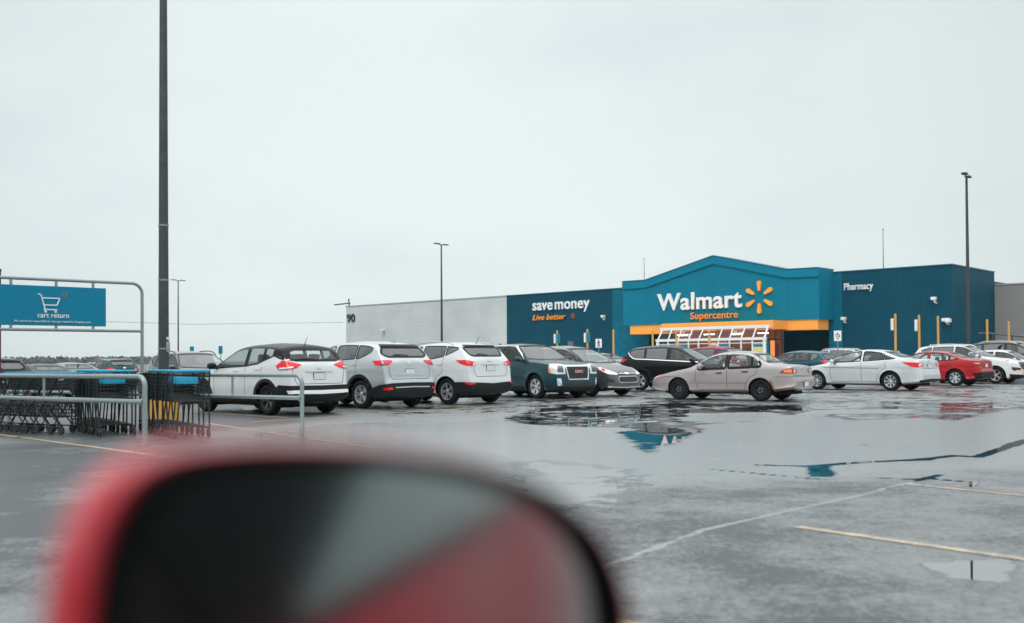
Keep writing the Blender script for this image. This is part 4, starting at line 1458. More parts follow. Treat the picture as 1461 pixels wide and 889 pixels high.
def build_ground():
    def axis(lo, hi, step, far_lo, far_hi):
        a = np.arange(lo, hi + 1e-6, step)
        up = [hi]
        s = step
        while up[-1] < far_hi:
            s *= 1.28
            up.append(min(up[-1] + s, far_hi))
        dn = [lo]
        s = step
        while dn[-1] > far_lo:
            s *= 1.28
            dn.append(max(dn[-1] - s, far_lo))
        return np.concatenate([np.array(dn[1:])[::-1], a, np.array(up[1:])])
    xs = axis(-8, 15, .085, -3500, 3500)
    ys = axis(3, 30, .085, -60, 4500)
    X, Y = np.meshgrid(xs, ys)
    Z = -.30 * smooth01((-X - 7) / 6) * smooth01((Y - 23) / 8)
    M = np.full(X.shape, .28)
    # wetter where the rows of cars drain, drier in the near right-hand bays
    M += .16 * smooth01((Y - 17) / 8)
    dry = smooth01((X + .9 * (9.5 - Y) * .35 + .2) / 1.2) * smooth01((10.5 + .25 * X - Y) / 1.2)
    M -= .30 * dry
    M -= .10 * smooth01((-X - 1.5) / 3) * smooth01((Y - 13) / 3)
    for k, poly in PUDDLE.items():
        ins = pip(poly, X, Y)
        d = seg_dist(poly, X, Y, True) * np.where(ins, 1, -1)
        w = {'E': .45, 'C': .3, 'L': .5, 'G': 1.7}.get(k, .8)
        lv = {'A': .57, 'B': .53, 'T': .80, 'G': .72, 'E': .70, 'C': .85, 'L': .30}[k]
        M = np.maximum(M, lv * smooth01(d / w + .45))
    for poly in ISLAND:
        ins = pip(poly, X, Y)
        d = seg_dist(poly, X, Y, True) * np.where(ins, 1, -1)
        M -= .45 * smooth01(d / .6 + .4)
    d = seg_dist(CRACK, X, Y)
    M = np.maximum(M, .95 * np.exp(-(d / .10) ** 2))
    for p in (SEAM, RILL, RILL2):
        d = seg_dist(p, X, Y)
        M = np.maximum(M, (.86 + .07 * np.sin(X * 5.1) + .08 * np.sin(Y * 9.3)) * np.exp(-(d / .05) ** 2))
    ny, nx = X.shape
    co = np.stack([X, Y, Z], -1).reshape(-1, 3)
    idx = np.arange(ny * nx).reshape(ny, nx)
    quads = np.stack([idx[:-1, :-1], idx[:-1, 1:], idx[1:, 1:], idx[1:, :-1]], -1).reshape(-1, 4)
    me = bpy.data.meshes.new('ground')
    me.vertices.add(len(co))
    me.vertices.foreach_set('co', co.ravel())
    me.loops.add(len(quads) * 4)
    me.loops.foreach_set('vertex_index', quads.ravel().astype(np.int32))
    me.polygons.add(len(quads))
    me.polygons.foreach_set('loop_start', np.arange(0, len(quads) * 4, 4, dtype=np.int32))
    me.update(calc_edges=True)
    # thickness of the water film on the drained parts
    film = .25 + 1.05 * smooth01((Y - 8.2 - .28 * X) / 2.5) * smooth01((X + 5.5) / 2.5)
    film -= .62 * smooth01((Y - 17.5 - .30 * X) / 3.5)
    film -= .55 * smooth01((-X - 2.2) / 2) * smooth01((14.5 - Y) / 3)
    at = me.attributes.new('film', 'FLOAT', 'POINT')
    at.data.foreach_set('value', film.ravel().astype(np.float32))
    at = me.attributes.new('wet', 'FLOAT', 'POINT')
    at.data.foreach_set('value', M.ravel().astype(np.float32))
    me.polygons.foreach_set('use_smooth', [True] * len(quads))
    me.update()
    return me


def asphalt_mat(paint=None):
    """wet asphalt: standing water where 'wet' is high; with paint, the same surface carrying a worn painted line"""
    m, nt, out = new_mat('wet_asphalt' if paint is None else 'worn_line_paint')
    L = nt.links.new
    tc = nt.nodes.new('ShaderNodeTexCoord')
    b = nt.nodes.new('ShaderNodeBsdfPrincipled')
    L(b.outputs[0], out.inputs[0])

    def noise(scale, detail=5, rough=.6, sx=1, sy=1):
        mp = nt.nodes.new('ShaderNodeMapping')
        mp.inputs['Scale'].default_value = (sx, sy, 1)
        L(tc.outputs['Object'], mp.inputs[0])
        n = nt.nodes.new('ShaderNodeTexNoise')
        n.inputs['Scale'].default_value = scale
        n.inputs['Detail'].default_value = detail
        n.inputs['Roughness'].default_value = rough
        L(mp.outputs[0], n.inputs['Vector'])
        return n.outputs['Fac']

    def math_(op, a, bb):
        n = nt.nodes.new('ShaderNodeMath')
        n.operation = op
        for i, v in enumerate((a, bb)):
            if isinstance(v, (int, float)):
                n.inputs[i].default_value = v
            else:
                L(v, n.inputs[i])
        return n.outputs[0]

    def mrange(v, a, b_, c, d, smooth=True):
        n = nt.nodes.new('ShaderNodeMapRange')
        if smooth:
            n.interpolation_type = 'SMOOTHSTEP'
        L(v, n.inputs[0])
        for i, x in enumerate((a, b_, c, d)):
            n.inputs[i + 1].default_value = x
        return n.outputs[0]

    def mix(f, a, bb):
        n = nt.nodes.new('ShaderNodeMix')
        n.data_type = 'RGBA'
        for i, v in ((0, f), (6, a), (7, bb)):
            if isinstance(v, (tuple, list)):
                n.inputs[i].default_value = rgba(v)
            elif isinstance(v, (int, float)):
                n.inputs[i].default_value = v
            else:
                L(v, n.inputs[i])
        return n.outputs[2]
    big = noise(.55, 6, .62)
    mid = noise(2.6, 6, .65)
    fine = noise(38, 4, .7)
    if paint is None:
        at = nt.nodes.new('ShaderNodeAttribute')
        at.attribute_name = 'wet'
        wet = at.outputs['Fac']
        at2 = nt.nodes.new('ShaderNodeAttribute')
        at2.attribute_name = 'film'
        fm = at2.outputs['Fac']
    else:
        wet = math_('ADD', .26, 0)
        fm = math_('ADD', .35, 0)
    v = math_('ADD', wet, math_('MULTIPLY', math_('SUBTRACT', big, .5), .75))
    v = math_('ADD', v, math_('MULTIPLY', math_('SUBTRACT', mid, .5), .85))
    v = math_('ADD', v, math_('MULTIPLY', math_('SUBTRACT', fine, .5), .10))
    pud = mrange(v, .41, .60, 0, 1)
    fv = math_('ADD', fm, math_('MULTIPLY', math_('SUBTRACT', big, .5), 1.45))
    fv = math_('ADD', fv, math_('MULTIPLY', math_('SUBTRACT', mid, .5), .55))
    grain = noise(15, 5, .75)
    fv = math_('ADD', fv, math_('MULTIPLY', math_('SUBTRACT', grain, .5), 1.0))
    fv = math_('ADD', fv, math_('MULTIPLY', math_('SUBTRACT', fine, .5), .70))
    film = math_('MAXIMUM', mrange(fv, .12, 1.05, 0, 1, False), pud)
    # colour: stones in tar, slightly darker when soaked
    base = mix(fine, (.020, .023, .025), (.066, .072, .076))
    base = mix(mrange(mid, .35, .7, 0, 1), base, (.045, .050, .053))
    # rubber marks, oil and old patches
    st = noise(.9, 4, .55, 1, .35)
    base = mix(mrange(st, .58, .70, 0, .5), base, (.018, .020, .021))
    if paint is not None:
        wear = math_('ADD', math_('MULTIPLY', noise(7, 6, .75), .6), math_('MULTIPLY', noise(60, 3, .6), .4))
        base = mix(mrange(wear, .40, .58, .05, .8), base, paint)
    base = mix(pud, base, (.016, .019, .021))
    L(base, b.inputs['Base Color'])
    r1 = mrange(film, 0, 1, .46, .25, False)
    r1 = math_('ADD', r1, math_('MULTIPLY', math_('SUBTRACT', fine, .5), .12))
    rn = nt.nodes.new('ShaderNodeMix')
    rn.data_type = 'FLOAT'
    L(pud, rn.inputs[0])
    L(r1, rn.inputs[2])
    rn.inputs[3].default_value = .012
    L(rn.outputs[0], b.inputs['Roughness'])
    L(mrange(film, 0, 1, 1.5, 7.5, False), b.inputs['IOR'])
    b.inputs['Specular IOR Level'].default_value = .5
    # stone relief, drowned where water stands; faint ripples on the water
    h = math_('ADD', noise(120, 3, .7), math_('MULTIPLY', noise(14, 4, .6), .8))
    amp = math_('MULTIPLY', mrange(pud, 0, 1, 1., 0.), mrange(film, 0, 1, 1., .45, False))
    h2 = math_('ADD', math_('MULTIPLY', h, amp), math_('MULTIPLY', noise(5.5, 2, .5), .05))
    bp = nt.nodes.new('ShaderNodeBump')
    bp.inputs['Strength'].default_value = .30
    bp.inputs['Distance'].default_value = .005
    L(h2, bp.inputs['Height'])
    L(bp.outputs[0], b.inputs['Normal'])
    return m


g = link('ground', build_ground())
g.data.materials.append(asphalt_mat())
tag(g, kind='structure')

# painted bay lines: thin sheets lying 4 mm above the asphalt
LINE_Y = asphalt_mat((.70, .47, .22))


def paint_line(a, b, w=.10):
    a, b = Vector((*a, 0)), Vector((*b, 0))
    n = max(2, int((b - a).length / .4))
    t = (b - a).normalized()
    s = Vector((-t.y, t.x, 0)) * w / 2
    mb = MB()
    vs = []
    for i in range(n + 1):
        p = a + (b - a) * (i / n)
        z = gz(p.x, p.y) + .004
        k = 1 + .06 * math.sin(i * 1.7)
        vs += [(p.x + s.x * k, p.y + s.y * k, z), (p.x - s.x * k, p.y - s.y * k, z)]
    mb.add(vs, [(2 * i, 2 * i + 1, 2 * i + 3, 2 * i + 2) for i in range(n)])
    o = mb.build('bay_line', LINE_Y, smooth=0)
    tag(o, kind='structure')


for a, b, w in [((-9.35, 17.24), (-3.4, 11.5), .11), ((-5.04, 19.31), (3.18, 29.34), .11), ((-5.82, 18.97), (-1.79, 13.32), .07), ((1.98, 6.95), (3.3, 5.40), .085), ((0.30, 4.66), (0.9, 4.0), .09),
                ((3.63, 9.24), (5.2, 7.35), .06), ((3.3, 29.5), (4.4, 30.8), .11), ((9.3, 36.4), (12.5, 40.2), .11)]:
    paint_line(a, b, w)
for k in range(6):     # bay dividers between the parked cars of the row
    x, y = -4.6 + k * 1.84, 20.6 + k * 2.05
    paint_line((x, y), (x - 3.7, y + 3.45), .10)

# ------------------------------------------------------------------ the shop
def block_mat(name, col, vary=.07, mortar=.8):
    m, nt, out = new_mat(name)
    L = nt.links.new
    tc = nt.nodes.new('ShaderNodeTexCoord')
    b = nt.nodes.new('ShaderNodeBsdfPrincipled')
    L(b.outputs[0], out.inputs[0])
    sp = nt.nodes.new('ShaderNodeSeparateXYZ')
    L(tc.outputs['Object'], sp.inputs[0])
    ad = nt.nodes.new('ShaderNodeMath')
    ad.operation = 'ADD'
    L(sp.outputs[0], ad.inputs[0])
    L(sp.outputs[1], ad.inputs[1])
    cb = nt.nodes.new('ShaderNodeCombineXYZ')
    L(ad.outputs[0], cb.inputs[0])
    L(sp.outputs[2], cb.inputs[1])
    br = nt.nodes.new('ShaderNodeTexBrick')
    br.offset = 0.
    br.inputs['Scale'].default_value = 1.
    br.inputs['Brick Width'].default_value = .40
    br.inputs['Row Height'].default_value = .40
    br.inputs['Mortar Size'].default_value = .014
    br.inputs['Mortar Smooth'].default_value = .3
    br.inputs['Color1'].default_value = rgba([c * (1 - vary) for c in col])
    br.inputs['Color2'].default_value = rgba([min(1, c * (1 + vary)) for c in col])
    br.inputs['Mortar'].default_value = rgba([c * mortar for c in col])
    L(cb.outputs[0], br.inputs['Vector'])
    nz = nt.nodes.new('ShaderNodeTexNoise')
    nz.inputs['Scale'].default_value = .35
    nz.inputs['Detail'].default_value = 8
    L(tc.outputs['Object'], nz.inputs['Vector'])
    mx = nt.nodes.new('ShaderNodeMix')
    mx.data_type = 'RGBA'
    mx.blend_type = 'MULTIPLY'
    mx.inputs[0].default_value = .35
    L(br.outputs['Color'], mx.inputs[6])
    L(nz.outputs['Fac'], mx.inputs[7])
    gm = nt.nodes.new('ShaderNodeGamma')
    gm.inputs[1].default_value = 1
    L(mx.outputs[2], gm.inputs[0])
    L(gm.outputs[0], b.inputs['Base Color'])
    b.inputs['Roughness'].default_value = .6
    b.inputs['Specular IOR Level'].default_value = .15
    bp = nt.nodes.new('ShaderNodeBump')
    bp.inputs['Distance'].default_value = .03
    bp.inputs['Strength'].default_value = .6
    n2 = nt.nodes.new('ShaderNodeTexNoise')
    n2.inputs['Scale'].default_value = 5.
    n2.inputs['Detail'].default_value = 6
    L(tc.outputs['Object'], n2.inputs['Vector'])
    # split-face blocks in the lower courses
    low = nt.nodes.new('ShaderNodeMapRange')
    low.inputs[1].default_value = 3.18
    low.inputs[2].default_value = 3.22
    low.inputs[3].default_value = 3.5
    low.inputs[4].default_value = .0
    L(sp.outputs[2], low.inputs[0])
    ml = nt.nodes.new('ShaderNodeMath')
    ml.operation = 'MULTIPLY'
    L(n2.outputs['Fac'], ml.inputs[0])
    L(low.outputs[0], ml.inputs[1])
    sb = nt.nodes.new('ShaderNodeMath')
    sb.operation = 'SUBTRACT'
    L(ml.outputs[0], sb.inputs[0])
    L(br.outputs['Fac'], sb.inputs[1])
    L(sb.outputs[0], bp.inputs['Height'])
    L(bp.outputs[0], b.inputs['Normal'])
    return m


TEAL_D = block_mat('dark_blue_blocks', (.0008, .074, .118))
TEAL_L = block_mat('light_blue_blocks', (.001, .155, .24))
GREYW = block_mat('pale_grey_blocks', (.66, .70, .69), .010, mortar=.95)
STUCCO = pbr('blue_render', (.0008, .168, .258), .65, spec=.15, var=.12, vscale=1.4, bump=.25, bscale=90)
ORANGE = pbr('orange_panel', (.95, .375, .075), .5, spec=.2, var=.06, vscale=1.)
ORANGE2 = pbr('orange_letter', (.90, .30, .04), .4, coat=.3)
WHITE = pbr('white_letter', (.80, .82, .82), .4, coat=.3, var=.05)
WHITEFR = pbr('white_frame', (.72, .74, .74), .35, var=.08)
GREYWING = pbr('grey_render', (.20, .20, .195), .7, var=.12, vscale=.8, bump=.2, bscale=40)
ROOF = pbr('roof_felt', (.12, .12, .12), .8, var=.2)
COPING = pbr('coping_metal', (.01, .12, .17), .35, metal=.3)
COPING_G = pbr('pale_coping', (.42, .44, .44), .35, metal=.3)
DARKTXT = pbr('dark_letter', (.02, .022, .024), .5)
STEEL = pbr('galvanised', (.27, .29, .29), .42, metal=.7, var=.25, vscale=14, rvar=.12)
DARKSTEEL = pbr('dark_pole', (.055, .065, .066), .42, metal=.4, var=.35, vscale=6, rvar=.12)
YELLOW = pbr('yellow_paint', (.58, .31, .065), .45, var=.15, vscale=9)
SIGNBLUE = pbr('sign_blue', (.003, .185, .30), .5, spec=.2, var=.08)
CYAN = pbr('cyan_plastic', (.003, .25, .40), .4, var=.1)
CONC = pbr('concrete', (.34, .34, .33), .8, var=.25, vscale=6, bump=.2)

ANG = math.atan2(-.681, .732)
O = (-18.8, 112.9, 0)
shop = thing('supermarket', 'long flat roofed blue supermarket with a gabled entrance and orange canopy', 'building', O, ANG)


def part(name, mb, mats, parent=shop, label=None, smooth=30):
    o = mb.build(name, mats, parent, smooth)
    if label:
        o['label'] = label
    return o


# walls along x, inwards +y
b = MB(); b.box(0, 25, 0, .4, 0, 7.25); b.box(0, .4, .4, 45, 0, 7.25); part('wall', b, GREYW, label='pale grey block wall at the far left end', smooth=0)
b = MB(); b.box(25, 37.72, 0, .4, 0, 7.27); part('wall', b, TEAL_D, label='dark blue block wall under the slogan', smooth=0)
b = MB()
b.box(37.72, 41.6, .006, .4, 0, 7.27); b.box(57.7, 58.75, .006, .4, 0, 7.42); b.box(41.6, 57.7, .006, .4, 3.5, 7.3)
part('wall', b, TEAL_L, label='lighter blue block wall around the entrance', smooth=0)
b = MB(); b.box(58.75, 66.56, 0, .4, 0, 7.42); b.box(66.16, 66.56, .4, 8.8, 0, 7.42); part('wall', b, TEAL_D, label='dark blue block wall of the pharmacy corner', smooth=0)
b = MB(); b.box(41.2, 41.6, .4, 3.4, 0, 3.5); b.box(57.7, 58.1, .4, 3.4, 0, 3.5); b.box(41.6, 57.7, 3.0, 3.4, 0, 3.5)
part('entrance_recess', b, TEAL_L, smooth=0)
b = MB(); b.box(41.6, 57.7, -.4, 3.4, 3.5, 3.56); part('soffit', b, pbr('soffit_board', (.03, .05, .055), .7), smooth=0)
b = MB(); b.box(66.56, 125, 8.8, 45, 0, 6.47); part('side_wing', b, GREYWING, label='plain grey wing set back beyond the corner', smooth=0)
b = MB(); b.box(.4, 66.16, .4, 45, 6.7, 6.85); b.box(66.5, 125, 8.8, 45, 6.471, 6.52); part('roof', b, ROOF, smooth=0)
b = MB(); b.box(-.05, 25, -.05, .45, 7.25, 7.36); part('coping', b, COPING_G, smooth=0)
b = MB(); b.box(25.002, 40.7, -.05, .45, 7.272, 7.36); part('coping', b, COPING, smooth=0)
b = MB(); b.box(58.1, 66.61, -.05, .45, 7.422, 7.50); b.box(66.11, 66.61, .45, 8.85, 7.422, 7.50)
part('coping', b, COPING, smooth=0)
b = MB(); b.box(66.62, 125, 8.74, 9.1, 6.472, 6.56); part('coping', b, COPING_G, smooth=0)

# gable over the entrance
prof_g = [(40.65, 7.63), (42.97, 7.62), (49.42, 9.15), (55.64, 7.67), (58.1, 7.64)]
b = MB()
Mx = Matrix(((1, 0, 0, 0), (0, 0, 1, 0), (0, 1, 0, 0), (0, 0, 0, 1)))     # polygon x,z -> world x,z; extrude along y
b.prism([(40.65, 3.95)] + prof_g + [(58.1, 3.95)][:1], -2.38, .004, 0, M=Mx)
gable = part('gable', b, STUCCO, smooth=0)
b = MB()
top = prof_g
low = [(x, z - .62) for x, z in prof_g]
b.prism(list(top) + low[::-1], -2.5, -2.382, 0, M=Mx)
part('gable_fascia', b, pbr('blue_fascia', (.0008, .18, .275), .6, spec=.15, var=.08, vscale=1.2), gable, smooth=0)
b = MB()
tp = [(x, z) for x, z in prof_g]
b.prism([(x, z + .001) for x, z in tp] + [(x, z + .05) for x, z in tp[::-1]], -2.54, .1, 0, M=Mx)
part('coping', b, COPING, gable, smooth=0)
JOINT = pbr('joint', (.003, .10, .15), .8)
for x, zt in ((43.17, 6.98), (49.42, 8.5), (55.7, 7.0)):
    b = MB()
    b.box(x - .02, x + .02, -2.386, -2.381, 3.96, zt)
    part('panel_joint', b, JOINT, gable, smooth=0)

b = MB(); b.box(41.3, 57.95, -2.3, -.6, 3.2, 3.946); part('canopy', b, ORANGE, smooth=0)
b = MB(); b.box(45.9, 55.6, -4.5, -2.303, 3.26, 3.90); part('canopy', b, ORANGE, label='projecting middle section of the orange canopy', smooth=0)

# lettering
def sign(body, x0, z0, h, width, y, mat, bold=.02, shear=0., depth=.12, name='sign_lettering', parent=shop, label=None):
    me = text_mesh(body, h, depth, name, bold, shear, 1.05, width=width)
    me.materials.append(mat)
    o = link(name, me, parent, (x0, y, z0))
    o.rotation_euler = (R(90), 0, 0)
    if label:
        o['label'] = label
    return o


sign('Walmart', 44.2, 5.08, 1.38, 7.72, -2.40, WHITE, .020, depth=.16, label='large white raised lettering on the gable')
sign('Supercentre', 47.33, 4.27, .56, 4.22, -2.40, ORANGE2, .006, depth=.10, label='smaller orange lettering under the large white word')
sign('save', 28.45, 5.77, 1.05, 2.44, -.02, WHITE, .014, label='first white word high on the dark blue wall')
sign('money', 31.2, 5.77, 1.05, 4.05, -.02, WHITE, .014, label='second white word high on the dark blue wall')
sign('Live better', 28.45, 4.84, .52, 4.0, -.02, ORANGE2, .012, .25, label='slanted orange lettering under the white slogan')
sign('Pharmacy', 58.95, 6.08, .53, 2.15, -.02, WHITE, .008, label='small white lettering on the corner wall')
sign('90', .27, 5.53, .93, 1.4, -.02, DARKTXT, .0, label='dark house number on the pale grey wall')


def petals(cx, cz, r0, r1, w0, w1, y0, y1, mat, parent=shop):
    for k in range(6):
        a = R(90 + 60 * k)
        pts = []
        for t in np.linspace(-90, 90, 9):       # outer round end
            pts.append((r1 - w1 + w1 * math.cos(R(t)), w1 * math.sin(R(t))))
        for t in np.linspace(90, 270, 9):
            pts.append((r0 + w0 + w0 * math.cos(R(t)), w0 * math.sin(R(t))))
        q = [(cx + x * math.cos(a) - y * math.sin(a), cz + x * math.sin(a) + y * math.cos(a)) for x, y in pts]
        m = MB()
        m.prism(q, y0, y1, 0, M=Mx)
        m.build('emblem_petal', mat, parent, 0)


petals(53.38, 5.74, .46, 1.24, .10, .175, -2.54, -2.381, pbr('orange_emblem', (.88, .36, .03), .4, coat=.4))
petals(33.3, 5.08, .08, .26, .03, .042, -.10, .0, pbr('brown_emblem', (.42, .13, .06), .4))


def wall_lamp(x, z, w=.34, y=0.):
    m = MB()
    m.box(x - .09, x + .09, y - .08, y - .004, z - .12, z + .12, 0, .02)
    m.box(x - w / 2, x + w / 2, y - .42, y - .08, z - .02, z + .20, 0, .04)
    m.tube([(x, y - .30, z - .02), (x + .1, y - .36, z - .20), (x + .26, y - .34, z - .24)], .03, 6, 0)
    m.build('wall_lamp', WHITEFR, shop, 30)


for x, z in ((36.89, 4.83), (6.66, 4.31), (65.41, 5.08), (58.95, 3.92), (66.2, 3.6)):
    wall_lamp(x, z, .5 if x > 66 else .34)
m = MB()
m.box(66.2, 66.5, -.5, -.004, 3.5, 3.75, 0, .03)
m.build('junction_box', WHITEFR, shop, 30)

# glazed entrance porch
XT = [45.98, 46.87, 47.78, 48.76, 49.72, 51.37, 52.27, 53.24, 54.18, 55.08]
XB = [46.1, 47.05, 47.95, 48.90, 49.78, 51.5, 52.42, 53.38, 54.30, 55.25]
yt, zt_, yb, zb_ = -4.35, 3.30, -5.15, 2.48
POFF = (.22, -.42, .12)      # the porch stands clear in front of the canopy
PIN = []
porch = MB()
fr = .055
for i, (x0, x1) in enumerate(zip(XT, XB)):
    porch.tube([(x0, yt, zt_), (x1, yb, zb_)], .07 if i in (0, 9) else .055, 4)
    porch.box(x1 - (.12 if i in (0, 9) else .05), x1 + (.12 if i in (0, 9) else .05), yb - .05, yb + .05, -.15, zb_ - .04)
porch.box(45.85, 55.25, yt - .10, yt + .10, zt_ - .08, zt_ + .15)
porch.box(45.95, 55.42, yb - .09, yb + .06, zb_ - .13, zb_ + .06)
porch.box(45.95, 55.4, yb - .045, yb + .045, 2.12, 2.17)
porch.box(46.0, 49.7, yb - .045, yb + .045, .0, .25)
porch.box(51.5, 55.3, yb - .045, yb + .045, .0, .25)
pf = part('porch_frame', porch, WHITEFR)
pg = MB()
for i in range(9):
    pg.add([(XT[i], yt + .01, zt_), (XT[i + 1], yt + .01, zt_), (XB[i + 1], yb + .01, zb_), (XB[i], yb + .01, zb_)], [(0, 1, 2, 3)])
    if i != 4:
        pg.add([(XB[i], yb + .01, .2), (XB[i + 1], yb + .01, .2), (XB[i + 1], yb + .01, zb_), (XB[i], yb + .01, zb_)], [(0, 1, 2, 3)])
pg.add([(55.25, yb, .1), (55.25, -2.4, .1), (55.25, -2.4, 3.2), (55.25, yt, 3.2), (55.25, yb, zb_)], [(0, 1, 2, 3, 4)])
part('porch_glass', pg, glass_mat('porch_glass', (.80, .78, .78), .8, 1.45, .35), pf, smooth=0)
inn = MB()
inn.box(46.1, 55.2, -2.3, -2.2, -.12, 3.2, 0)
part('porch_back', inn, pbr('warm_lobby', (.30, .12, .07), .6, var=.5, vscale=1.1), smooth=0)
lob = MB()
rng = random.Random(3)
for k in range(16):
    x = 46.3 + k * .54
    lob.box(x, x + .40, -2.36, -2.302, .3 + .2 * rng.random(), 1.2 + .9 * rng.random(), k % 3)
part('lobby_display', lob, [pbr('display_red', (.25, .03, .03), .5), pbr('display_tan', (.40, .22, .11), .5), pbr('display_dark', (.05, .045, .045), .5)], smooth=0)
LOBBY = emit_mat('lobby_light', (1., .70, .48), 14.)
for x in (47.2, 49.6, 52.0, 54.2):
    tb = MB()
    tb.box(x - .45, x + .45, -3.4, -3.3, 2.85, 2.90)
    part('lobby_lamp', tb, LOBBY, smooth=0)
ps = MB(); ps.box(51.56, 52.40, yb - .07, yb - .052, .45, 2.1); part('poster', ps, SIGNBLUE, label='blue notice in the porch window', smooth=0)
ps = MB()
ps.box(51.66, 52.30, yb - .076, yb - .0705, 1.50, 1.62)
part('poster_print', ps, WHITE, smooth=0)
ps = MB(); ps.box(54.36, 55.16, yb - .07, yb - .052, .45, 2.1); pp = part('poster', ps, pbr('poster_cream', (.66, .52, .20), .5), label='yellow and blue notice at the right end of the porch', smooth=0)
ps = MB(); ps.box(54.38, 55.14, yb - .076, yb - .0705, 1.85, 2.05)
part('poster_print', ps, SIGNBLUE, pp, smooth=0)
ps = MB(); ps.prism([(54.6, 1.05), (54.95, 1.05), (54.95, 1.4), (54.87, 1.4), (54.87, 1.5), (54.68, 1.5), (54.68, 1.4), (54.6, 1.4)], yb - .076, yb - .0705, 0, M=Mx)
part('poster_print', ps, SIGNBLUE, pp, smooth=0)
ps = MB(); ps.box(48.0, 48.85, yb - .07, yb - .052, 1.6, 2.1); part('poster', ps, SIGNBLUE, smooth=0)
ps = MB(); ps.box(46.2, 47.0, yb - .07, yb - .052, 1.5, 2.1); part('poster', ps, SIGNBLUE, smooth=0)
ps = MB(); ps.box(49.1, 50.6, -2.42, -2.37, 1.2, 2.35); part('poster', ps, pbr('orange_poster', (.80, .25, .04), .5), label='orange panel beyond the porch doors', smooth=0)
dr = MB(); dr.box(50.75, 50.82, yb - .02, yb + .02, 0, 2.1); dr.box(51.32, 51.42, yb - .02, yb + .02, 0, 2.1); dr.box(50.75, 51.42, yb - .02, yb + .02, 2.02, 2.1)
part('sliding_door', dr, WHITEFR, smooth=0)
# words on the sloping glass
sl = math.atan2(zt_ - zb_, yt - yb)
for body, x in (('Enter', 48.0), ('Exit', 52.5)):
    me = text_mesh(body, .46, .012, 'glass_lettering', .02, 0, width=.98 if body == 'Enter' else .80)
    me.materials.append(WHITE)
    o = link('glass_lettering', me, shop, (x, yb + .28, zb_ + .235))
    o.rotation_euler = (sl, 0, 0)
# side doors right of the porch
sd = MB()
sd.box(55.6, 55.75, 2.94, 2.998, 0, 2.6); sd.box(56.9, 57.0, 2.94, 2.998, 0, 2.6); sd.box(55.6, 57.0, 2.94, 2.998, 2.3, 2.42); sd.box(55.6, 57.0, 2.94, 2.998, 2.6, 2.7); sd.box(56.25, 56.33, 2.94, 2.998, 0, 2.6)
part('side_door', sd, DARKSTEEL, smooth=0)
# glazed right-hand cheek of the porch: dark frames, a blue notice and a lit orange panel
sd = MB()
for y in (-4.45, -3.55, -2.5):
    sd.box(55.22, 55.30, y - .05, y + .05, -.12, 3.05)
sd.box(55.22, 55.30, -5.1, -2.45, 2.35, 2.45)
part('cheek_frame', sd, DARKSTEEL, smooth=0)
sd = MB(); sd.box(55.255, 55.275, -5.0, -4.55, .6, 2.2); part('poster', sd, SIGNBLUE, label='narrow blue notice on the right-hand cheek of the porch', smooth=0)
sd = MB(); sd.box(55.255, 55.275, -4.35, -3.70, .7, 2.3); part('lit_panel', sd, emit_mat('lit_orange', (1., .34, .10), 1.), smooth=0)
for o in list(shop.children):
    if o.name.split('.')[0] in ('porch_frame', 'porch_back', 'lobby_display', 'lobby_lamp', 'poster', 'poster_print', 'sliding_door', 'glass_lettering', 'cheek_frame', 'lit_panel') and o.parent == shop:
        o.location = o.location + Vector(POFF)

# ------------------------------------------------------------------ masts and poles
def street_lamp(x, y, h, r0, r1, label, heads=2, head_rot=0., base=None, group='lamp posts of the car park', mat=DARKSTEEL):
    t = thing('lamp_post', label, 'lamp post', (x, y, gz(x, y)), head_rot, group)
    m = MB()
    n = 6
    m.tube([(0, 0, h * i / n) for i in range(n + 1)], [r0 + (r1 - r0) * i / n for i in range(n + 1)], 14)
    m.box(-r0 * 1.7, r0 * 1.7, -r0 * 1.7, r0 * 1.7, (base or 0), (base or 0) + .03, 0)
    m.build('pole', mat, t)
    for s in ((-1, 1) if heads == 2 else (1,)):
        q = MB()
        q.tube([(0, 0, h - .08), (s * .30, 0, h + .02)], .035, 8)
        q.box(min(s * .25, s * .78), max(s * .25, s * .78), -.14, .14, h - .01, h + .06, 0, .03)
        q.build('lamp_head', mat, t)
    if base:
        q = MB()
        q.lathe([(.001, base), (.27, base), (.30, base - .03), (.30, 0)], 28)
        q.build('pole_base', YELLOW, t)
    return t


lp = street_lamp(-7.0, 20.0, 10.5, .108, .065, 'tall near lamp post with a yellow foot rising from behind the shopping trolleys', base=.66, head_rot=R(55))
for r_, z_ in ((.112, 1.42), (.104, 2.8), (.103, 3.9)):
    m = MB(); m.lathe([(r_ - .012, z_), (r_, z_), (r_, z_ + .035), (r_ - .012, z_ + .035)], 14); m.build('clamp_band', STEEL, lp)
m = MB(); m.box(-.055, .055, -.118, -.09, 1.36, 1.58, 0, .02); o = m.build('hand_hole_cover', pbr('cover_plate', (.36, .37, .37), .4, metal=.4), lp); o.rotation_euler = (0, 0, .35)
m = MB(); m.box(-.04, .04, -.115, -.09, 1.62, 1.67); o = m.build('number_plate', WHITEFR, lp, 0); o.rotation_euler = (0, 0, .35)
street_lamp(-5.36, 76, 10, .11, .05, 'slim lamp post with two heads in front of the pale grey shop wall', head_rot=R(55))
street_lamp(22.48, 49, 10.1, .105, .055, 'lamp post with two heads standing right of the pharmacy corner', head_rot=R(57))
street_lamp(-34.2, 102, 9.8, .09, .05, 'thin far lamp post seen between the near pole and the white crossover', head_rot=R(50))


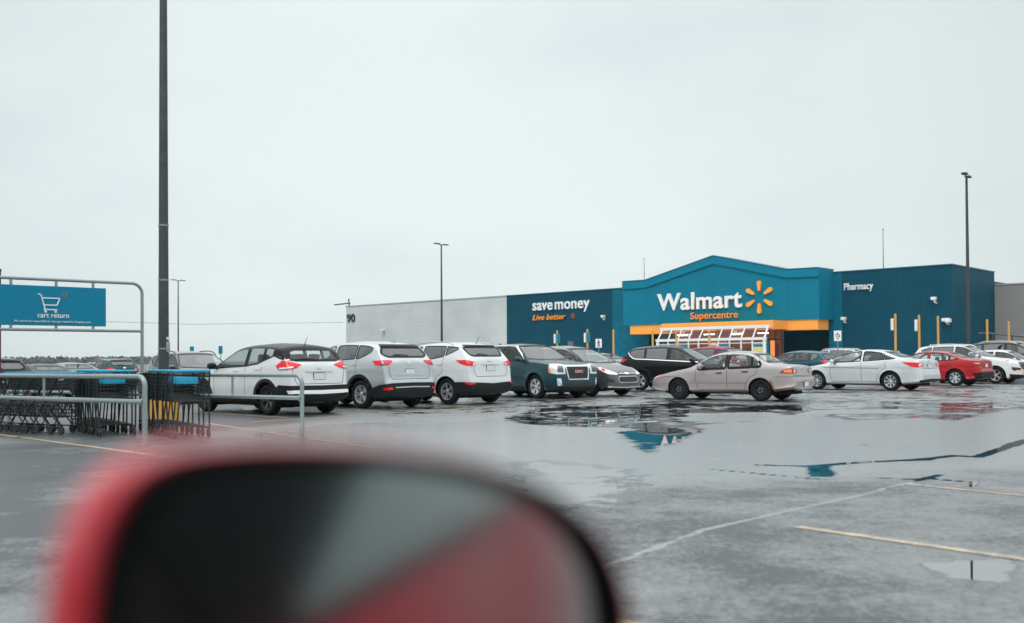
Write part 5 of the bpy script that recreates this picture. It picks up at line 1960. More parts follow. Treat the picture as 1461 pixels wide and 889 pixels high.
def mast(lx, ly, z0, z1, label):
    ux, uy = math.cos(ANG), math.sin(ANG)
    x, y = O[0] + lx * ux - ly * uy, O[1] + lx * uy + ly * ux
    m = MB()
    m.tube([(0, 0, 0), (0, 0, z1 - z0)], [.05, .022], 8)
    m.lathe([(.001, z1 - z0), (.06, z1 - z0 + .03), (.06, z1 - z0 + .1), (.001, z1 - z0 + .13)], 8)
    m.box(-.14, .14, -.14, .14, 0, .04)
    o = m.build('roof_mast', STEEL, None, 40, (x, y, z0))
    tag(o, label, 'mast')


mast(37.6, 5, 6.85, 10.2, 'thin bare mast on the roof just left of the gable')
mast(60.6, 3, 6.85, 10.6, 'thin bare mast on the roof above the pharmacy sign')
m = MB(); m.tube([(0, 0, 0), (0, 0, .75)], .06, 8); m.box(-.1, .1, -.1, .1, .6, .75, 0, .02)
o = m.build('roof_vent', DARKSTEEL, None, 40, (O[0] + 29.0 * .732 + 4 * .681, O[1] - 29.0 * .681 + 4 * .732, 6.85)); tag(o, 'small dark vent pipe on the roof above the slogan', 'vent')
# utility pole behind the shop
t = thing('utility_pole', 'leaning wooden utility pole with a crossarm behind the far left corner of the shop', 'utility pole', (-24.55, 152, -.3), 0)
m = MB(); m.tube([(.25, 0, 0), (-.35, 0, 10.9)], [.16, .10], 10); m.build('pole', pbr('dark_timber', (.06, .05, .055), .8, var=.3), t)
m = MB(); m.box(-1.55, .95, -.07, .07, 10.1, 10.28, 0, .02, Matrix.Rotation(R(-6), 4, 'Y')); m.build('crossarm', pbr('crossarm_timber', (.06, .05, .055), .8), t)
m = MB()
pts = [(-25.8, 152, 7.0), (-45, 140, 6.4), (-66, 128, 6.9), (-110, 104, 7.6)]
m.tube(pts, .025, 5)
tag(m.build('overhead_cable', DARKSTEEL, None), 'thin overhead cable running left from the utility pole', 'cable')

# yellow bay-marker posts near the shop front
def marker(x, y, h, label, panel=None, base=False):
    t = thing('marker_post', label, 'post', (x, y, 0), ANG * .35, 'yellow marker posts before the shop')
    m = MB(); m.tube([(0, 0, 0), (0, 0, h)], .058, 12); m.lathe([(.058, h), (.05, h + .05), (.001, h + .06)], 12)
    m.build('pole', YELLOW, t)
    if base:
        m = MB(); m.lathe([(.001, .95), (.16, .95), (.20, .9), (.20, 0)], 16); m.build('post_base', CONC, t)
    if panel == 'blue':
        m = MB(); m.box(-.02, .19, -.14, -.085, h - .72, h - .17, 0, .01); m.build('sign_panel', SIGNBLUE, t, 0)
        m = MB(); m.box(-.20, -.09, -.12, .12, h - .74, h - .17, 0, .01); m.build('sign_panel', WHITEFR, t, 0)
    elif panel == 'white':
        m = MB(); m.box(-.21, -.09, -.12, .12, h - .75, h - .18, 0, .01); m.build('sign_panel', WHITEFR, t, 0)
    return t


for args in [(2.82, 62, 2.9, 'yellow marker post with blue and white panels left of the slogan wall end', 'blue'), (4.55, 60, 2.92, 'yellow marker post with blue and white panels beside the walking figure sign', 'blue'),
             (5.81, 57, 2.8, 'yellow marker post on a pale concrete foot beside the black crossover', None, True), (8.2, 58, 2.8, 'yellow marker post in the shade left of the porch', None), (9.25, 56, 2.71, 'yellow marker post before the left half of the porch', None),
             (10.71, 54, 2.66, 'yellow marker post before the porch doors', None), (18.88, 49, 3.25, 'tall yellow marker post with a white panel behind the white saloon', 'white'),
             (20.46, 50, 3.23, 'yellow marker post with a white panel, second from the pharmacy sign', 'white'), (21.84, 51, 3.21, 'bare yellow marker post left of the right-hand lamp post', None, True),
             (25.31, 53, 3.1, 'yellow marker post before the end wall of the pharmacy corner', None, True), (26.96, 54, 3.02, 'yellow marker post before the grey wing and ramp railing', None)]:
    marker(*args)
m = MB(); m.box(-.16, .16, -.1, .1, 0, 2.25, 0, .02)
tag(m.build('pay_column', pbr('column_grey', (.10, .11, .11), .5), None, 30, (3.55, 60.5, 0)), 'dark grey column beside the left blue marker panel', 'column')


def plate_sign(x, y, z0, z1, w, label, fig):
    t = thing('plate_sign', label, 'sign', (x, y, 0), -.25)
    m = MB(); m.tube([(0, .03, 0), (0, .03, z1 - .03)], .028, 8); m.build('sign_pole', STEEL, t)
    m = MB(); m.box(-w / 2, w / 2, -.012, .0, z0, z1, 0, .004); m.build('sign_panel', WHITE, t, 0)
    c = (z0 + z1) / 2
    m = MB()
    if fig == 'walker':
        m.lathe([(.001, -.004), (.045, -.004), (.045, .0)], 10, 'y', (0, -.018, c + .17))
        for a, b_ in (((0, .12), (0, -.03)), ((0, -.03), (-.07, -.2)), ((0, -.03), (.08, -.2)), ((0, .09), (-.09, 0)), ((0, .09), (.09, .01))):
            m.tube([(a[0], -.016, c + a[1]), (b_[0], -.016, c + b_[1])], .026, 6)
        m.build('figure', DARKTXT, t)
    else:
        ring = [(.085 * math.cos(a), -.016, c + .02 + .085 * math.sin(a)) for a in np.linspace(R(100), R(400), 14)]
        m.tube(ring, .016, 6)
        m.tube([(0, -.016, c + .17), (0, -.016, c + .05), (.08, -.016, c + .04), (.11, -.016, c - .06)], .018, 6)
        m.build('figure', DARKTXT, t)
        m = MB(); m.box(-.05, .05, -.018, -.013, c - .17, c - .12); m.build('arrow', CARMATS['badge_red'], t, 0)
    return t


plate_sign(5.05, 58, 1.83, 2.34, .36, 'white sign with a black walking figure on a thin pole', 'walker')
plate_sign(16.36, 50, 2.0, 2.52, .36, 'white disabled parking sign on a thin pole right of the entrance', 'wheelchair')
# ramp railing by the grey wing
t = thing('ramp_railing', 'dark grey ramp railing sloping up before the grey wing', 'railing', (27.0, 56.5, 0), ANG)
m = MB()
m.tube([(-.5, 0, 2.5), (0, 0, 2.5), (6, 0, 1.75)], .05, 8); m.tube([(.2, 0, 2.05), (6, 0, 1.4)], .035, 8)
for k in range(6):
    m.tube([(.3 + k * 1.0, 0, 0), (.3 + k * 1.0, 0, 2.46 - .125 * k)], .04, 8)
m.build('railing', DARKSTEEL, t)
m = MB(); m.box(-.3, 7, .1, 1.6, 0, .9); m.build('ramp', CONC, t, 0)

# blue row signs far left
for x, y, z0, z1, lab in [(-19.29, 60, 1.6, 2.08, 'small blue row sign on a thin pole, left one beyond the white crossover'), (-18.15, 62, 1.66, 2.13, 'small blue row sign on a thin pole just above the white crossover bonnet')]:
    t = thing('row_sign', lab, 'sign', (x, y, gz(x, y)), -.2, 'blue row signs far off')
    m = MB(); m.tube([(0, .03, 0), (0, .03, z1 + .25)], .025, 6); m.build('sign_pole', STEEL, t)
    m = MB(); m.box(-.13, .13, -.02, .0, z0 + .28, z1 + .30); m.build('sign_panel', SIGNBLUE, t, 0)
t = thing('row_sign', 'slim dark marker post between the two small blue row signs', 'sign', (-18.2, 59, gz(-18.2, 59)))
m = MB(); m.tube([(0, 0, 0), (0, 0, 1.9)], .03, 6); m.build('sign_pole', CARMATS['badge_red'], t)
m = MB(); m.tube([(0, 0, 0), (0, 0, 3.2)], [.055, .05], 10)
m.lathe([(.06, 3.2), (.06, 3.25), (.001, 3.27)], 10)
tag(m.build('slim_post', pbr('maroon_post', (.10, .022, .032), .45, var=.2), None, 40, (-11.35, 22, gz(-11.35, 22))), 'slim maroon post behind the left end of the trolley sign', 'post')

# ------------------------------------------------------------------ trolley bay
RAIL = pbr('rail_paint', (.23, .28, .285), .38, metal=.35, coat=.3, var=.2, vscale=18, rvar=.1)
CD = Vector((-.82, .57, 0)).normalized()
CN = Vector((.57, .82, 0)).normalized()


def guard_rail(p, top, low, length, label, r=.034, mids=(1.7, 4.2)):
    t = thing('guard_rail', label, 'railing', (p[0], p[1], 0), math.atan2(CD.y, CD.x), 'guard rails of the trolley bay')
    m = MB()
    bend = .14
    pts = [(0, 0, 0), (0, 0, top - bend)] + [(bend - bend * math.cos(a), 0, top - bend + bend * math.sin(a)) for a in np.linspace(.2, math.pi / 2, 6)] + [(length, 0, top)]
    m.tube(pts, r, 12)
    m.lathe([(.001, .012), (.09, .012), (.09, 0)], 16)
    m.build('rail', RAIL, t, 45)
    m = MB(); m.tube([(0, 0, low), (length, 0, low)], r * .95, 12); m.lathe([(r * 1.5, .0), (r * 1.5, .05)], 12, 'x', (-.0, 0, low)); m.build('lower_rail', RAIL, t, 45)
    for x in mids:
        m = MB(); m.tube([(x, 0, low), (x, 0, top)], r * .6, 8); m.build('upright', RAIL, t, 45)
    m = MB(); m.tube([(length, 0, 0), (length, 0, top)], r, 10); m.build('end_post', RAIL, t, 45)


guard_rail((-5.25, 14.23), .965, .605, 8.5, 'near pipe guard rail of the trolley bay, in front of the trolleys', .038, (2.6, 5.2))
guard_rail((-3.24, 15.35), .955, .605, 8.5, 'far pipe guard rail of the trolley bay, before the white crossover', .033, (1.62, 4.6))

# sign frame across the closed end
p0, p1 = Vector((-8.72, 15.7, 0)), Vector((-6.54, 17.6, 0))
sd_ = (p1 - p0)
ln = sd_.length
sg_ = thing('trolley_return_sign', 'blue cart return sign hung in a tall pipe frame above the trolleys', 'sign', (p0.x, p0.y, 0), math.atan2(sd_.y, sd_.x))
m = MB()
bend = .18
zt = 2.56
pts = [(0, 0, 0), (0, 0, zt - bend)] + [(bend - bend * math.cos(a), 0, zt - bend + bend * math.sin(a)) for a in np.linspace(.2, math.pi / 2, 6)] + \
      [(ln - bend + bend * math.sin(a), 0, zt - bend + bend * math.cos(a)) for a in np.linspace(0, math.pi / 2 - .2, 6)] + [(ln, 0, zt - bend), (ln, 0, 0)]
m.tube(pts, .028, 12)
m.tube([(0, 0, 1.72), (ln, 0, 1.72)], .026, 12)
m.build('sign_frame', RAIL, sg_, 45)
m = MB()
for x in (.75, 1.45, 2.05):
    m.box(x - .02, x + .02, -.015, .015, 2.43, 2.54); m.box(x - .02, x + .02, -.015, .015, 1.74, 1.80)
m.build('hanger', RAIL, sg_, 0)
m = MB(); m.box(.54, 2.26, -.02, .02, 1.79, 2.45, 0, .004)
pan = m.build('sign_panel', SIGNBLUE, sg_, 0)


def panel_text(body, cx, z, h, w, bold=.01):
    me = text_mesh(body, h, .006, 'sign_lettering', bold, 0, width=w)
    me.materials.append(SIGNWHITE)
    o = link('sign_lettering', me, pan, (cx - w / 2, -.0225, z))
    o.rotation_euler = (R(90), 0, 0)


SIGNWHITE = pbr('sign_white', (.66, .72, .72), .4)
panel_text('cart return', 1.40, 1.925, .085, .50, .014)
panel_text('We cannot be responsible for damage caused by shopping carts.', 1.40, 1.845, .036, 1.22, 0)
m = MB()
y = -.026
for a, b_ in (((1.155, 2.31), (1.205, 2.30)), ((1.205, 2.30), (1.27, 2.06)), ((1.225, 2.245), (1.50, 2.245)), ((1.50, 2.245), (1.455, 2.13)), ((1.455, 2.13), (1.25, 2.13)), ((1.25, 2.055), (1.46, 2.055)), ((1.27, 2.09), (1.255, 2.055))):
    m.tube([(a[0], y, a[1]), (b_[0], y, b_[1])], .011, 6)
for x in (1.275, 1.435):
    m.lathe([(.001, -.005), (.022, -.005), (.022, .005)], 12, 'y', (x, y, 2.025))
m.build('trolley_symbol', SIGNWHITE, pan, 30)
m = MB()
for k in range(6):
    a = R(90 + 60 * k)
    m.tube([(1.575 + .02 * math.cos(a), -.025, 2.315 + .02 * math.sin(a)), (1.575 + .055 * math.cos(a), -.025, 2.315 + .055 * math.sin(a))], .007, 5)
m.build('emblem', pbr('dull_orange', (.30, .20, .10), .5), pan, 30)

# shopping trolleys
WIRE = pbr('trolley_wire', (.024, .032, .034), .45, metal=.5, var=.3)
WHEELM = pbr('castor', (.02, .02, .02), .6)


def trolley_big():
    t = thing('shopping_trolley', '', 'shopping trolley', (0, 0, 0), 0, 'shopping trolleys nested in the bay')
    # basket: back end at x=-.40 (tall, wide), front end at x=.45
    def sec(x):
        k = (x + .42) / .90
        return .30 - .05 * k, .56 + .10 * k, 1.0 - .04 * k      # half width, bottom, top
    m = MB()
    xs = np.linspace(-.42, .48, 15)
    wr = .0055
    for x in xs:
        w, z0, z1 = sec(x)
        m.tube([(x, -w, z1), (x, -w * .86, z0), (x, w * .86, z0), (x, w, z1)], wr, 4, 0, False)
    for q in np.linspace(0, 1, 8):
        for s in (-1, 1):
            m.tube([(x, s * (sec(x)[0] * (.86 + .14 * q)), sec(x)[1] + (sec(x)[2] - sec(x)[1]) * q) for x in (-.42, .0, .48)], wr * (2.2 if q == 1 else 1.1), 4, 0, False)
    for yq in np.linspace(-.8, .8, 7):
        m.tube([(x, sec(x)[0] * yq, sec(x)[1]) for x in (-.42, .0, .48)], wr, 4, 0, False)
    w, z0, z1 = sec(.48)
    for yq in np.linspace(-.85, .85, 8):
        m.tube([(.48, w * yq * .86, z0), (.48, w * yq, z1)], wr, 4, 0, False)
    for q in np.linspace(0, 1, 6):
        m.tube([(.48, -w * (.86 + .14 * q), z0 + (z1 - z0) * q), (.48, w * (.86 + .14 * q), z0 + (z1 - z0) * q)], wr * 1.3, 4, 0, False)
    m.build('basket', WIRE, t, 0)
    m = MB()
    for s in (-1, 1):
        m.tube([(-.50, s * .28, 1.03), (-.44, s * .29, .62), (-.52, s * .27, .16)], .014, 6)
        m.tube([(-.52, s * .27, .16), (.42, s * .20, .13)], .014, 6)
        m.tube([(-.42, s * .27, .58), (.30, s * .22, .60), (.40, s * .2, .14)], .012, 6)
    for x in (-.4, -.25, -.1, .05, .2, .35):
        m.tube([(x, -.24, .18), (x, .24, .18)], .007, 5)
    m.build('chassis', WIRE, t, 30)
    m = MB(); m.tube([(-.51, -.29, 1.03), (-.51, .29, 1.03)], .021, 10); m.build('handle', CYAN, t, 40)
    m = MB(); m.box(-.40, -.375, -.17, .17, .78, .89, 0, .01, Matrix.Rotation(R(8), 4, 'Y')); m.build('seat_flap', CYAN, t, 20)
    for x, y in ((-.50, -.26), (-.50, .26), (.40, -.19), (.40, .19)):
        m = MB(); m.lathe([(.012, -.016), (.062, -.016), (.066, 0), (.062, .016), (.012, .016)], 14, 'y', (x, y, .066)); m.box(x - .018, x + .018, y - .02, y + .02, .09, .17, 0)
        m.build('wheel', WHEELM, t, 40)
    return t


def trolley_small():
    t = thing('two_tier_trolley', '', 'shopping trolley', (0, 0, 0), 0, 'small two tier trolleys in the bay')

    def basket(z0, z1, x0, x1, name):
        m = MB()
        wr = .005
        for x in np.linspace(x0, x1, 11):
            m.tube([(x, -.24, z1), (x, -.20, z0), (x, .20, z0), (x, .24, z1)], wr, 4, 0, False)
        for q in np.linspace(0, 1, 5):
            for s in (-1, 1):
                m.tube([(x0, s * (.20 + .04 * q), z0 + (z1 - z0) * q), (x1, s * (.20 + .04 * q), z0 + (z1 - z0) * q)], wr * (2 if q == 1 else 1), 4, 0, False)
            for x in (x0, x1):
                m.tube([(x, -.2 - .04 * q, z0 + (z1 - z0) * q), (x, .2 + .04 * q, z0 + (z1 - z0) * q)], wr * (2 if q == 1 else 1), 4, 0, False)
        for yq in np.linspace(-.18, .18, 7):
            m.tube([(x0, yq * 1.2, z1), (x0, yq, z0), (x1, yq, z0), (x1, yq * 1.2, z1)], wr, 4, 0, False)
        m.build(name, WIRE, t, 0)
    basket(.72, .92, -.25, .32, 'upper_basket')
    basket(.28, .50, -.30, .42, 'lower_basket')
    m = MB()
    for s in (-1, 1):
        m.tube([(-.36, s * .23, 1.0), (-.28, s * .235, .9), (.05, s * .22, .5), (-.38, s * .22, .12)], .013, 6)
        m.tube([(.30, s * .22, .72), (.05, s * .22, .5), (.38, s * .2, .12), (-.38, s * .22, .12)], .013, 6)
    m.build('chassis', WIRE, t, 30)
    m = MB(); m.tube([(-.38, -.24, 1.0), (-.38, .24, 1.0)], .02, 10); m.build('handle', CYAN, t, 40)
    m = MB(); m.box(.425, .44, -.10, .10, .33, .47, 0, .004); m.build('label_card', pbr('card_white', (.55, .56, .55), .5, var=.3, vscale=30), t, 0)
    for x, y in ((-.38, -.21), (-.38, .21), (.38, -.19), (.38, .19)):
        m = MB(); m.lathe([(.012, -.016), (.066, -.016), (.07, 0), (.066, .016), (.012, .016)], 14, 'y', (x, y, .07)); m.build('wheel', WHEELM, t, 40)
    return t


ta = R(125)
big = trolley_big()
rows = [((-5.22, 15.75), 6, .27, 'right-hand stack beside the guard rail post'), ((-6.55, 16.25), 7, .27, 'middle stack left of the lamp post')]
first = True
ORD = ['foremost', 'second', 'third', 'fourth', 'fifth', 'sixth', 'seventh', 'eighth', 'ninth']
for (px, py), n, pitch, where in rows:
    for k in range(n):
        loc = (px + pitch * k * math.cos(ta), py + pitch * k * math.sin(ta), 0)
        lab = '%s wire trolley with a blue handle in the %s' % (ORD[k], where)
        rz = ta + R(random.uniform(-2, 2))
        if first:
            big.location, big.rotation_euler, big['label'] = loc, (0, 0, rz), lab
            first = False
        else:
            copy_thing(big, loc, rz, lab)
sm_ = trolley_small()
tb_ = R(150)
for k in range(6):
    loc = (-7.55 + .30 * k * math.cos(tb_), 16.55 + .30 * k * math.sin(tb_), 0)
    lab = '%s small two tier wire trolley from the right in the left-hand stack' % ORD[k]
    lab = lab.replace('foremost', 'first')
    if k == 0:
        sm_.location, sm_.rotation_euler, sm_['label'] = loc, (0, 0, tb_), lab
    else:
        copy_thing(sm_, loc, tb_ + R(random.uniform(-3, 3)), lab)
# ------------------------------------------------------------------ the cars
HL, HR = 137, -43
add_car('crossover_a', PT['white'], 'white small crossover with a black floating roof, nearest in the row behind the guard rail', (-5.28, 21.67), HL, 'rl')
add_car('crossover_b', PT['silver'], 'silver crossover with black lower cladding, second in the row, parked nose in', (-3.66, 24.36), HL, 'rl')
add_car('crossover_c', PT['pearl'], 'white crossover with roof rails and an aerial, parked nose in beside the silver one', (-1.68, 26.24), HL, 'rl')
root, objs = add_car('boxy_suv', PT['teal'], 'dark blue green boxy suv facing us with a big chrome framed grille', (.75, 29.94), -52, 'fr')
gr = [o for o in objs if o.name.startswith('grille_mesh')][0]
me = text_mesh('GMC', .085, .012, 'grille_lettering', .03, 0, width=.33)
me.materials.append(pbr('grille_letter', (.62, .30, .30), .3, coat=.5))
o = link('grille_lettering', me, gr, (2.362, -.165, .77))
o.rotation_euler = (R(90), 0, R(90))
add_car('people_carrier', PT['grey'], 'grey people carrier facing us with a long windscreen, at the end of the row', (2.45, 31.3), -45, 'fr')
add_car('saloon_old', PT['beige'], 'old beige saloon with black steel wheels and rusty arches, standing across the lane', (6.77, 27.08), 143, 'rl')
add_car('saloon_white', PT['silver_white'], 'silver white saloon with a sloping coupe roof and chrome window line', (13.2, 34.7), 134, 'rl')
add_car('saloon_red', PT['red'], 'bright red saloon parked nose in between two white cars', (17.79, 39.95), HL, 'rl')
add_car('crossover_big', PT['white'], 'large white crossover facing right with a lit fog lamp, behind the red saloon', (20.92, 43.07), HR, 'fr')
add_car('crossover_black', PT['black'], 'black crossover with a chrome window line, facing right behind the beige saloon', (4.75, 36.95), -30, 'rr')
add_car('crossover_black', PT['burgundy'], 'burgundy crossover in front of the entrance porch, mostly hidden by the black one', (7.5, 41.6), HR, 'rr')
add_car('hatch', PT['blue'], 'small blue hatchback showing its tail beyond the beige saloon', (13.3, 44.0), HL, 'rl')
add_car('saloon_red', PT['silver'], 'silver saloon whose roof shows behind the blue hatchback', (14.9, 48), HL, 'rl')
add_car('crossover_c', PT['silver'], 'pale grey crossover with roof rails under the disabled parking sign', (17.5, 52), HL, 'rl')
add_car('saloon_white', PT['grey'], 'grey saloon glimpsed between the people carrier and the black crossover', (4.1, 45), HL, 'rl')
r, _ = add_car('crossover_big', PT['dark'], 'very large dark suv with roof rails at the right edge of the picture', (23.9, 50.5), HR, 'rr')
r.scale = (1.12, 1.12, 1.12)
add_car('hatch', PT['white'], 'white hatchback between the large white crossover and the very large dark suv', (21.6, 46.6), HR, 'rr')
# far left, beyond the trolleys
add_car('crossover_b', PT['dark'], 'dark suv with pinkish tail lamps at the left edge behind the trolleys', (-15.2, 30.9), 132, 'rr', mats={'lens_red': CARMATS['lens_red']})
add_car('saloon_red', PT['black'], 'black saloon just right of the dark suv behind the trolleys', (-18.0, 40.5), HL, 'rr')
add_car('saloon_white', PT['grey'], 'grey saloon behind the trolley sign, left of the near lamp post', (-19.2, 46.0), HL, 'rr')
add_car('crossover_c', PT['teal'], 'dark teal crossover far behind the middle trolleys', (-20.6, 54.0), HL, 'rr')
add_car('crossover_big', PT['grey'], 'grey suv with roof rails behind the near lamp post, facing right', (-12.3, 34.2), -50, 'rr', mats={'silver_trim': CARMATS['rubber']})
add_car('saloon_red', PT['darkred'], 'dark red saloon far off beside the white crossover bonnet', (-13.6, 46.5), HL, 'rr')
add_car('hatch', PT['white'], 'far white hatchback left of the near lamp post', (-28, 70), HL, 'rr')
add_car('hatch', PT['dark'], 'far dark hatchback under the blue row signs', (-21, 66), HL, 'rr')

# ------------------------------------------------------------------ far trees on the left horizon
LEAF = pbr('hazed_leaf', (.10, .12, .115), .9, var=.4, vscale=.5)  # leaf colour lightened to imitate distance haze
rng = random.Random(11)
m = MB()
for k in range(170):
    x = -330 + rng.random() * 130
    y = 560 + rng.random() * 80
    h = rng.uniform(2.0, 4.6)
    for j in range(14):
        r = rng.uniform(.5, 1.5)
        c = (x + rng.gauss(0, 1.6), y + rng.gauss(0, 1.5), -.3 + h * (.2 + .8 * rng.random() ** .8))
        vs = [(c[0] + r * math.cos(a) * rng.uniform(.5, 1.2), c[1] + rng.uniform(-.6, .6), c[2] + r * math.sin(a) * rng.uniform(.4, 1.3)) for a in (0, 1.2, 2.4, 3.6, 4.9)]
        vs.append((c[0], c[1] + r, c[2]))
        m.add(vs, [(0, 1, 2, 3, 4), (0, 1, 5), (1, 2, 5), (2, 3, 5), (3, 4, 5), (4, 0, 5)])
    m.tube([(x, y, -.3), (x, y, h * .8)], [.25, .08], 5)
tag(m.build('far_wood', LEAF, None, 0), kind='stuff')

# ------------------------------------------------------------------ the red car we look out of
RC = thing('red_car', 'red car in the near foreground, of which the rounded door mirror shows out of focus', 'car', (.5, -.5, 0), 0)
RP = paint_mat('own_red_paint', (.50, .016, .032), metal=.1, rough=.3, coat=.6)
BLK = pbr('mirror_plastic', (.003, .005, .005), .7, spec=.05)
ox, oy = -.5, .5        # scene coordinates are relative to the car's origin below


def local(p):
    return (p[0] + ox, p[1] + oy, p[2])


def rc_mesh(name, mb, mat, smooth=35, parent=RC):
    mb.v = [local(p) for p in mb.v]
    return mb.build(name, mat, parent, smooth)


# door skins: the side faces +y; the car points towards -x
m = MB(); m.box(-.52, .40, .08, .20, .28, .885, 0, .03); rc_mesh('front_door', m, RP)
m = MB(); m.box(.41, 1.30, .08, .20, .28, .885, 0, .03); rc_mesh('rear_door', m, RP)
m = MB(); m.box(1.31, 2.05, .02, .19, .30, .90, 0, .05); rc_mesh('rear_wing', m, RP)
m = MB(); m.box(-1.70, -.53, .06, .20, .32, .86, 0, .05); m.box(-1.85, -.60, -1.50, .05, .78, .86, 0, .04); m.box(-1.95, -1.86, -1.5, .05, .3, .8, 0, .04); m.box(-1.70, -.53, -1.65, -1.51, .32, .86, 0, .05); rc_mesh('bonnet', m, RP)
m = MB(); m.box(-.10, 1.75, -1.32, -.13, 1.42, 1.47, 0, .02); rc_mesh('roof', m, RP)
# window line: leaning pillars and glass
def lean(x0, x1, z0, z1, y0, y1, th, mat, name, dx=0.):
    q = MB()
    vs = [(x0, y0, z0), (x1, y0, z0), (x1 + dx, y1, z1), (x0 + dx, y1, z1)]
    vs += [(a, b_ - th, c) for a, b_, c in vs]
    q.add(vs, [(0, 1, 2, 3), (7, 6, 5, 4), (0, 4, 5, 1), (1, 5, 6, 2), (2, 6, 7, 3), (3, 7, 4, 0)])
    return rc_mesh(name, q, mat, 0)


# raked rear edge of the front window: black panel added above in place of the dark cabin, a three-cornered pane below it
q = MB()
P3 = lambda x, z: (x, .17 - .29 * (z - .90) / .52, z)
for fr_, nm, mt in (([(.34, .90), (.46, .90), (1.40, 1.22), (1.52, 1.22), (1.52, 1.42), (.20, 1.42)], 'dark_cabin_panel', BLK), ([(.47, .90), (1.52, .90), (1.52, 1.215), (1.41, 1.215)], 'rear_side_window', pbr('painted_sheen_glass', (.10, .135, .13), .08, coat=1.)),  # pale pane colour stands in for reflected sky
                    ([(1.53, .90), (1.95, .90), (1.60, 1.42), (1.53, 1.42)], 'rear_pillar', RP)):
    q = MB()
    vs = [P3(*p) for p in fr_]
    n_ = len(vs)
    vs += [(a, b_ - .02, c) for a, b_, c in vs]
    q.add(vs, [tuple(range(n_)), tuple(range(n_, 2 * n_))[::-1]] + [(k, (k + 1) % n_, n_ + (k + 1) % n_, n_ + k) for k in range(n_)])
    rc_mesh(nm, q, mt, 0)
lean(-.50, 1.5, .886, .90, .19, .185, .05, BLK, 'window_seal')
m = MB(); m.box(.25, .40, -.62, -.12, .35, 1.30, 0, .05); m.box(-.25, .25, -.62, -.12, .35, .50, 0, .05); rc_mesh('seat', m, CARMATS['seat'])
m = MB(); m.box(-.55, 1.6, -1.46, -1.40, .30, .90); m.box(-.55, 1.6, -1.4, .07, .24, .30); m.box(-.62, -.48, -1.4, .05, .3, .88, 0, .03); m.box(1.5, 1.6, -1.4, .0, .3, 1.0); rc_mesh('interior', m, CARMATS['seat'], 0)
for x in (-1.25, 1.55):
    for y, rz in ((.06, 0), (-1.5, math.pi)):
        ty, rm = wheel_mesh(.33, 'ten')
        w1, w2 = ty.copy(), rm.copy()
        w1.materials.append(CARMATS['tyre'])
        for k in ('alloy', 'disc_dark', 'alloy'):
            w2.materials.append(CARMATS[k])
        o = link('wheel', w1, RC, local((x, y, .33)))
        o.rotation_euler = (0, 0, rz)
        link('rim', w2, o)

# door mirror: rounded housing, black bezel, real mirror glass
mc = Vector((-.0847, .46, 1.0965))
az = R(38)
U, V_, W_ = Vector((math.cos(az), math.sin(az), 0)), Vector((0, 0, 1)), Vector((-math.sin(az), math.cos(az), 0))
BEZ = [(-0.106, -0.0474), (-0.106, -0.0141), (-0.1015, 0.0127), (-0.0926, 0.0307), (-0.08, 0.0411), (-0.0593, 0.0454), (-0.0241, 0.0451), (0.0262, 0.0398), (0.0751, 0.0293), (0.1209, 0.0115), (0.1533, -0.0145),
       (0.1689, -0.0408), (0.1757, -0.0656), (0.1742, -0.1088), (0.1497, -0.1227), (0.0491, -0.1053), (-0.0564, -0.089), (-0.0967, -0.0734)]
BEZ = [(u + .012 * max(0, (u + .02) / .2), v) for u, v in BEZ]
BEZ = fillet(BEZ, .03, 3)
cen = np.array(BEZ).mean(0)


def ringpts(scale, w, du=0., dv=0.):
    return [mc + U * (cen[0] + (p[0] - cen[0]) * scale + du) + V_ * (cen[1] + (p[1] - cen[1]) * scale + dv) + W_ * w for p in BEZ]


def ring_loft(rings, cap0=False, cap1=False):
    q = MB()
    n = len(rings[0])
    vs = [tuple(p) for r in rings for p in r]
    fs = []
    for i in range(len(rings) - 1):
        for k in range(n):
            k2 = (k + 1) % n
            fs.append((i * n + k, i * n + k2, (i + 1) * n + k2, (i + 1) * n + k))
    if cap0:
        fs.append(tuple(range(n))[::-1])
    if cap1:
        fs.append(tuple((len(rings) - 1) * n + k for k in range(n)))
    q.add(vs, fs)
    return q


hs = ring_loft([ringpts(1.0, -.004), ringpts(1.025, -.006, -.002, .001), ringpts(1.042, .004, -.004, .002), ringpts(1.042, .02, -.006, -.001), ringpts(.985, .05, -.008, -.012), ringpts(.9, .09, -.01, -.024), ringpts(.7, .115, -.02, -.03), ringpts(.4, .128, -.02, -.035)], False, True)
hs.tube([mc + V_ * -.09 + W_ * .05, mc + U * .02 + V_ * -.14 + W_ * .02, Vector((-.25, .17, .87))], [.03, .028, .04], 12)
hz_ = rc_mesh('door_mirror', hs, RP, 50)
bz = ring_loft([ringpts(1.005, -.005), ringpts(.97, -.008), ringpts(.90, -.004), ringpts(.885, .004)])
rc_mesh('mirror_bezel', bz, BLK, 50, hz_)
gl = ring_loft([ringpts(.89, .0025), ringpts(.60, .0025)], False, True)
mm, nt, out = new_mat('mirror_silver')
bs = nt.nodes.new('ShaderNodeBsdfPrincipled')
bs.inputs['Base Color'].default_value = (.62, .66, .66, 1)
bs.inputs['Metallic'].default_value = 1
bs.inputs['Roughness'].default_value = .13
nt.links.new(bs.outputs[0], out.inputs[0])
rc_mesh('mirror_glass', gl, mm, 0, hz_)

# ------------------------------------------------------------------ damp air
hm, nt, out = new_mat('damp_air')
pv = nt.nodes.new('ShaderNodeVolumePrincipled')
pv.inputs['Color'].default_value = (.93, .96, .96, 1)
pv.inputs['Density'].default_value = .00014
nt.links.new(pv.outputs[0], out.inputs['Volume'])
m = MB(); m.box(-760, 760, -90, 1100, -1.3, 24)
tag(m.build('haze', hm, None, 0), kind='stuff')

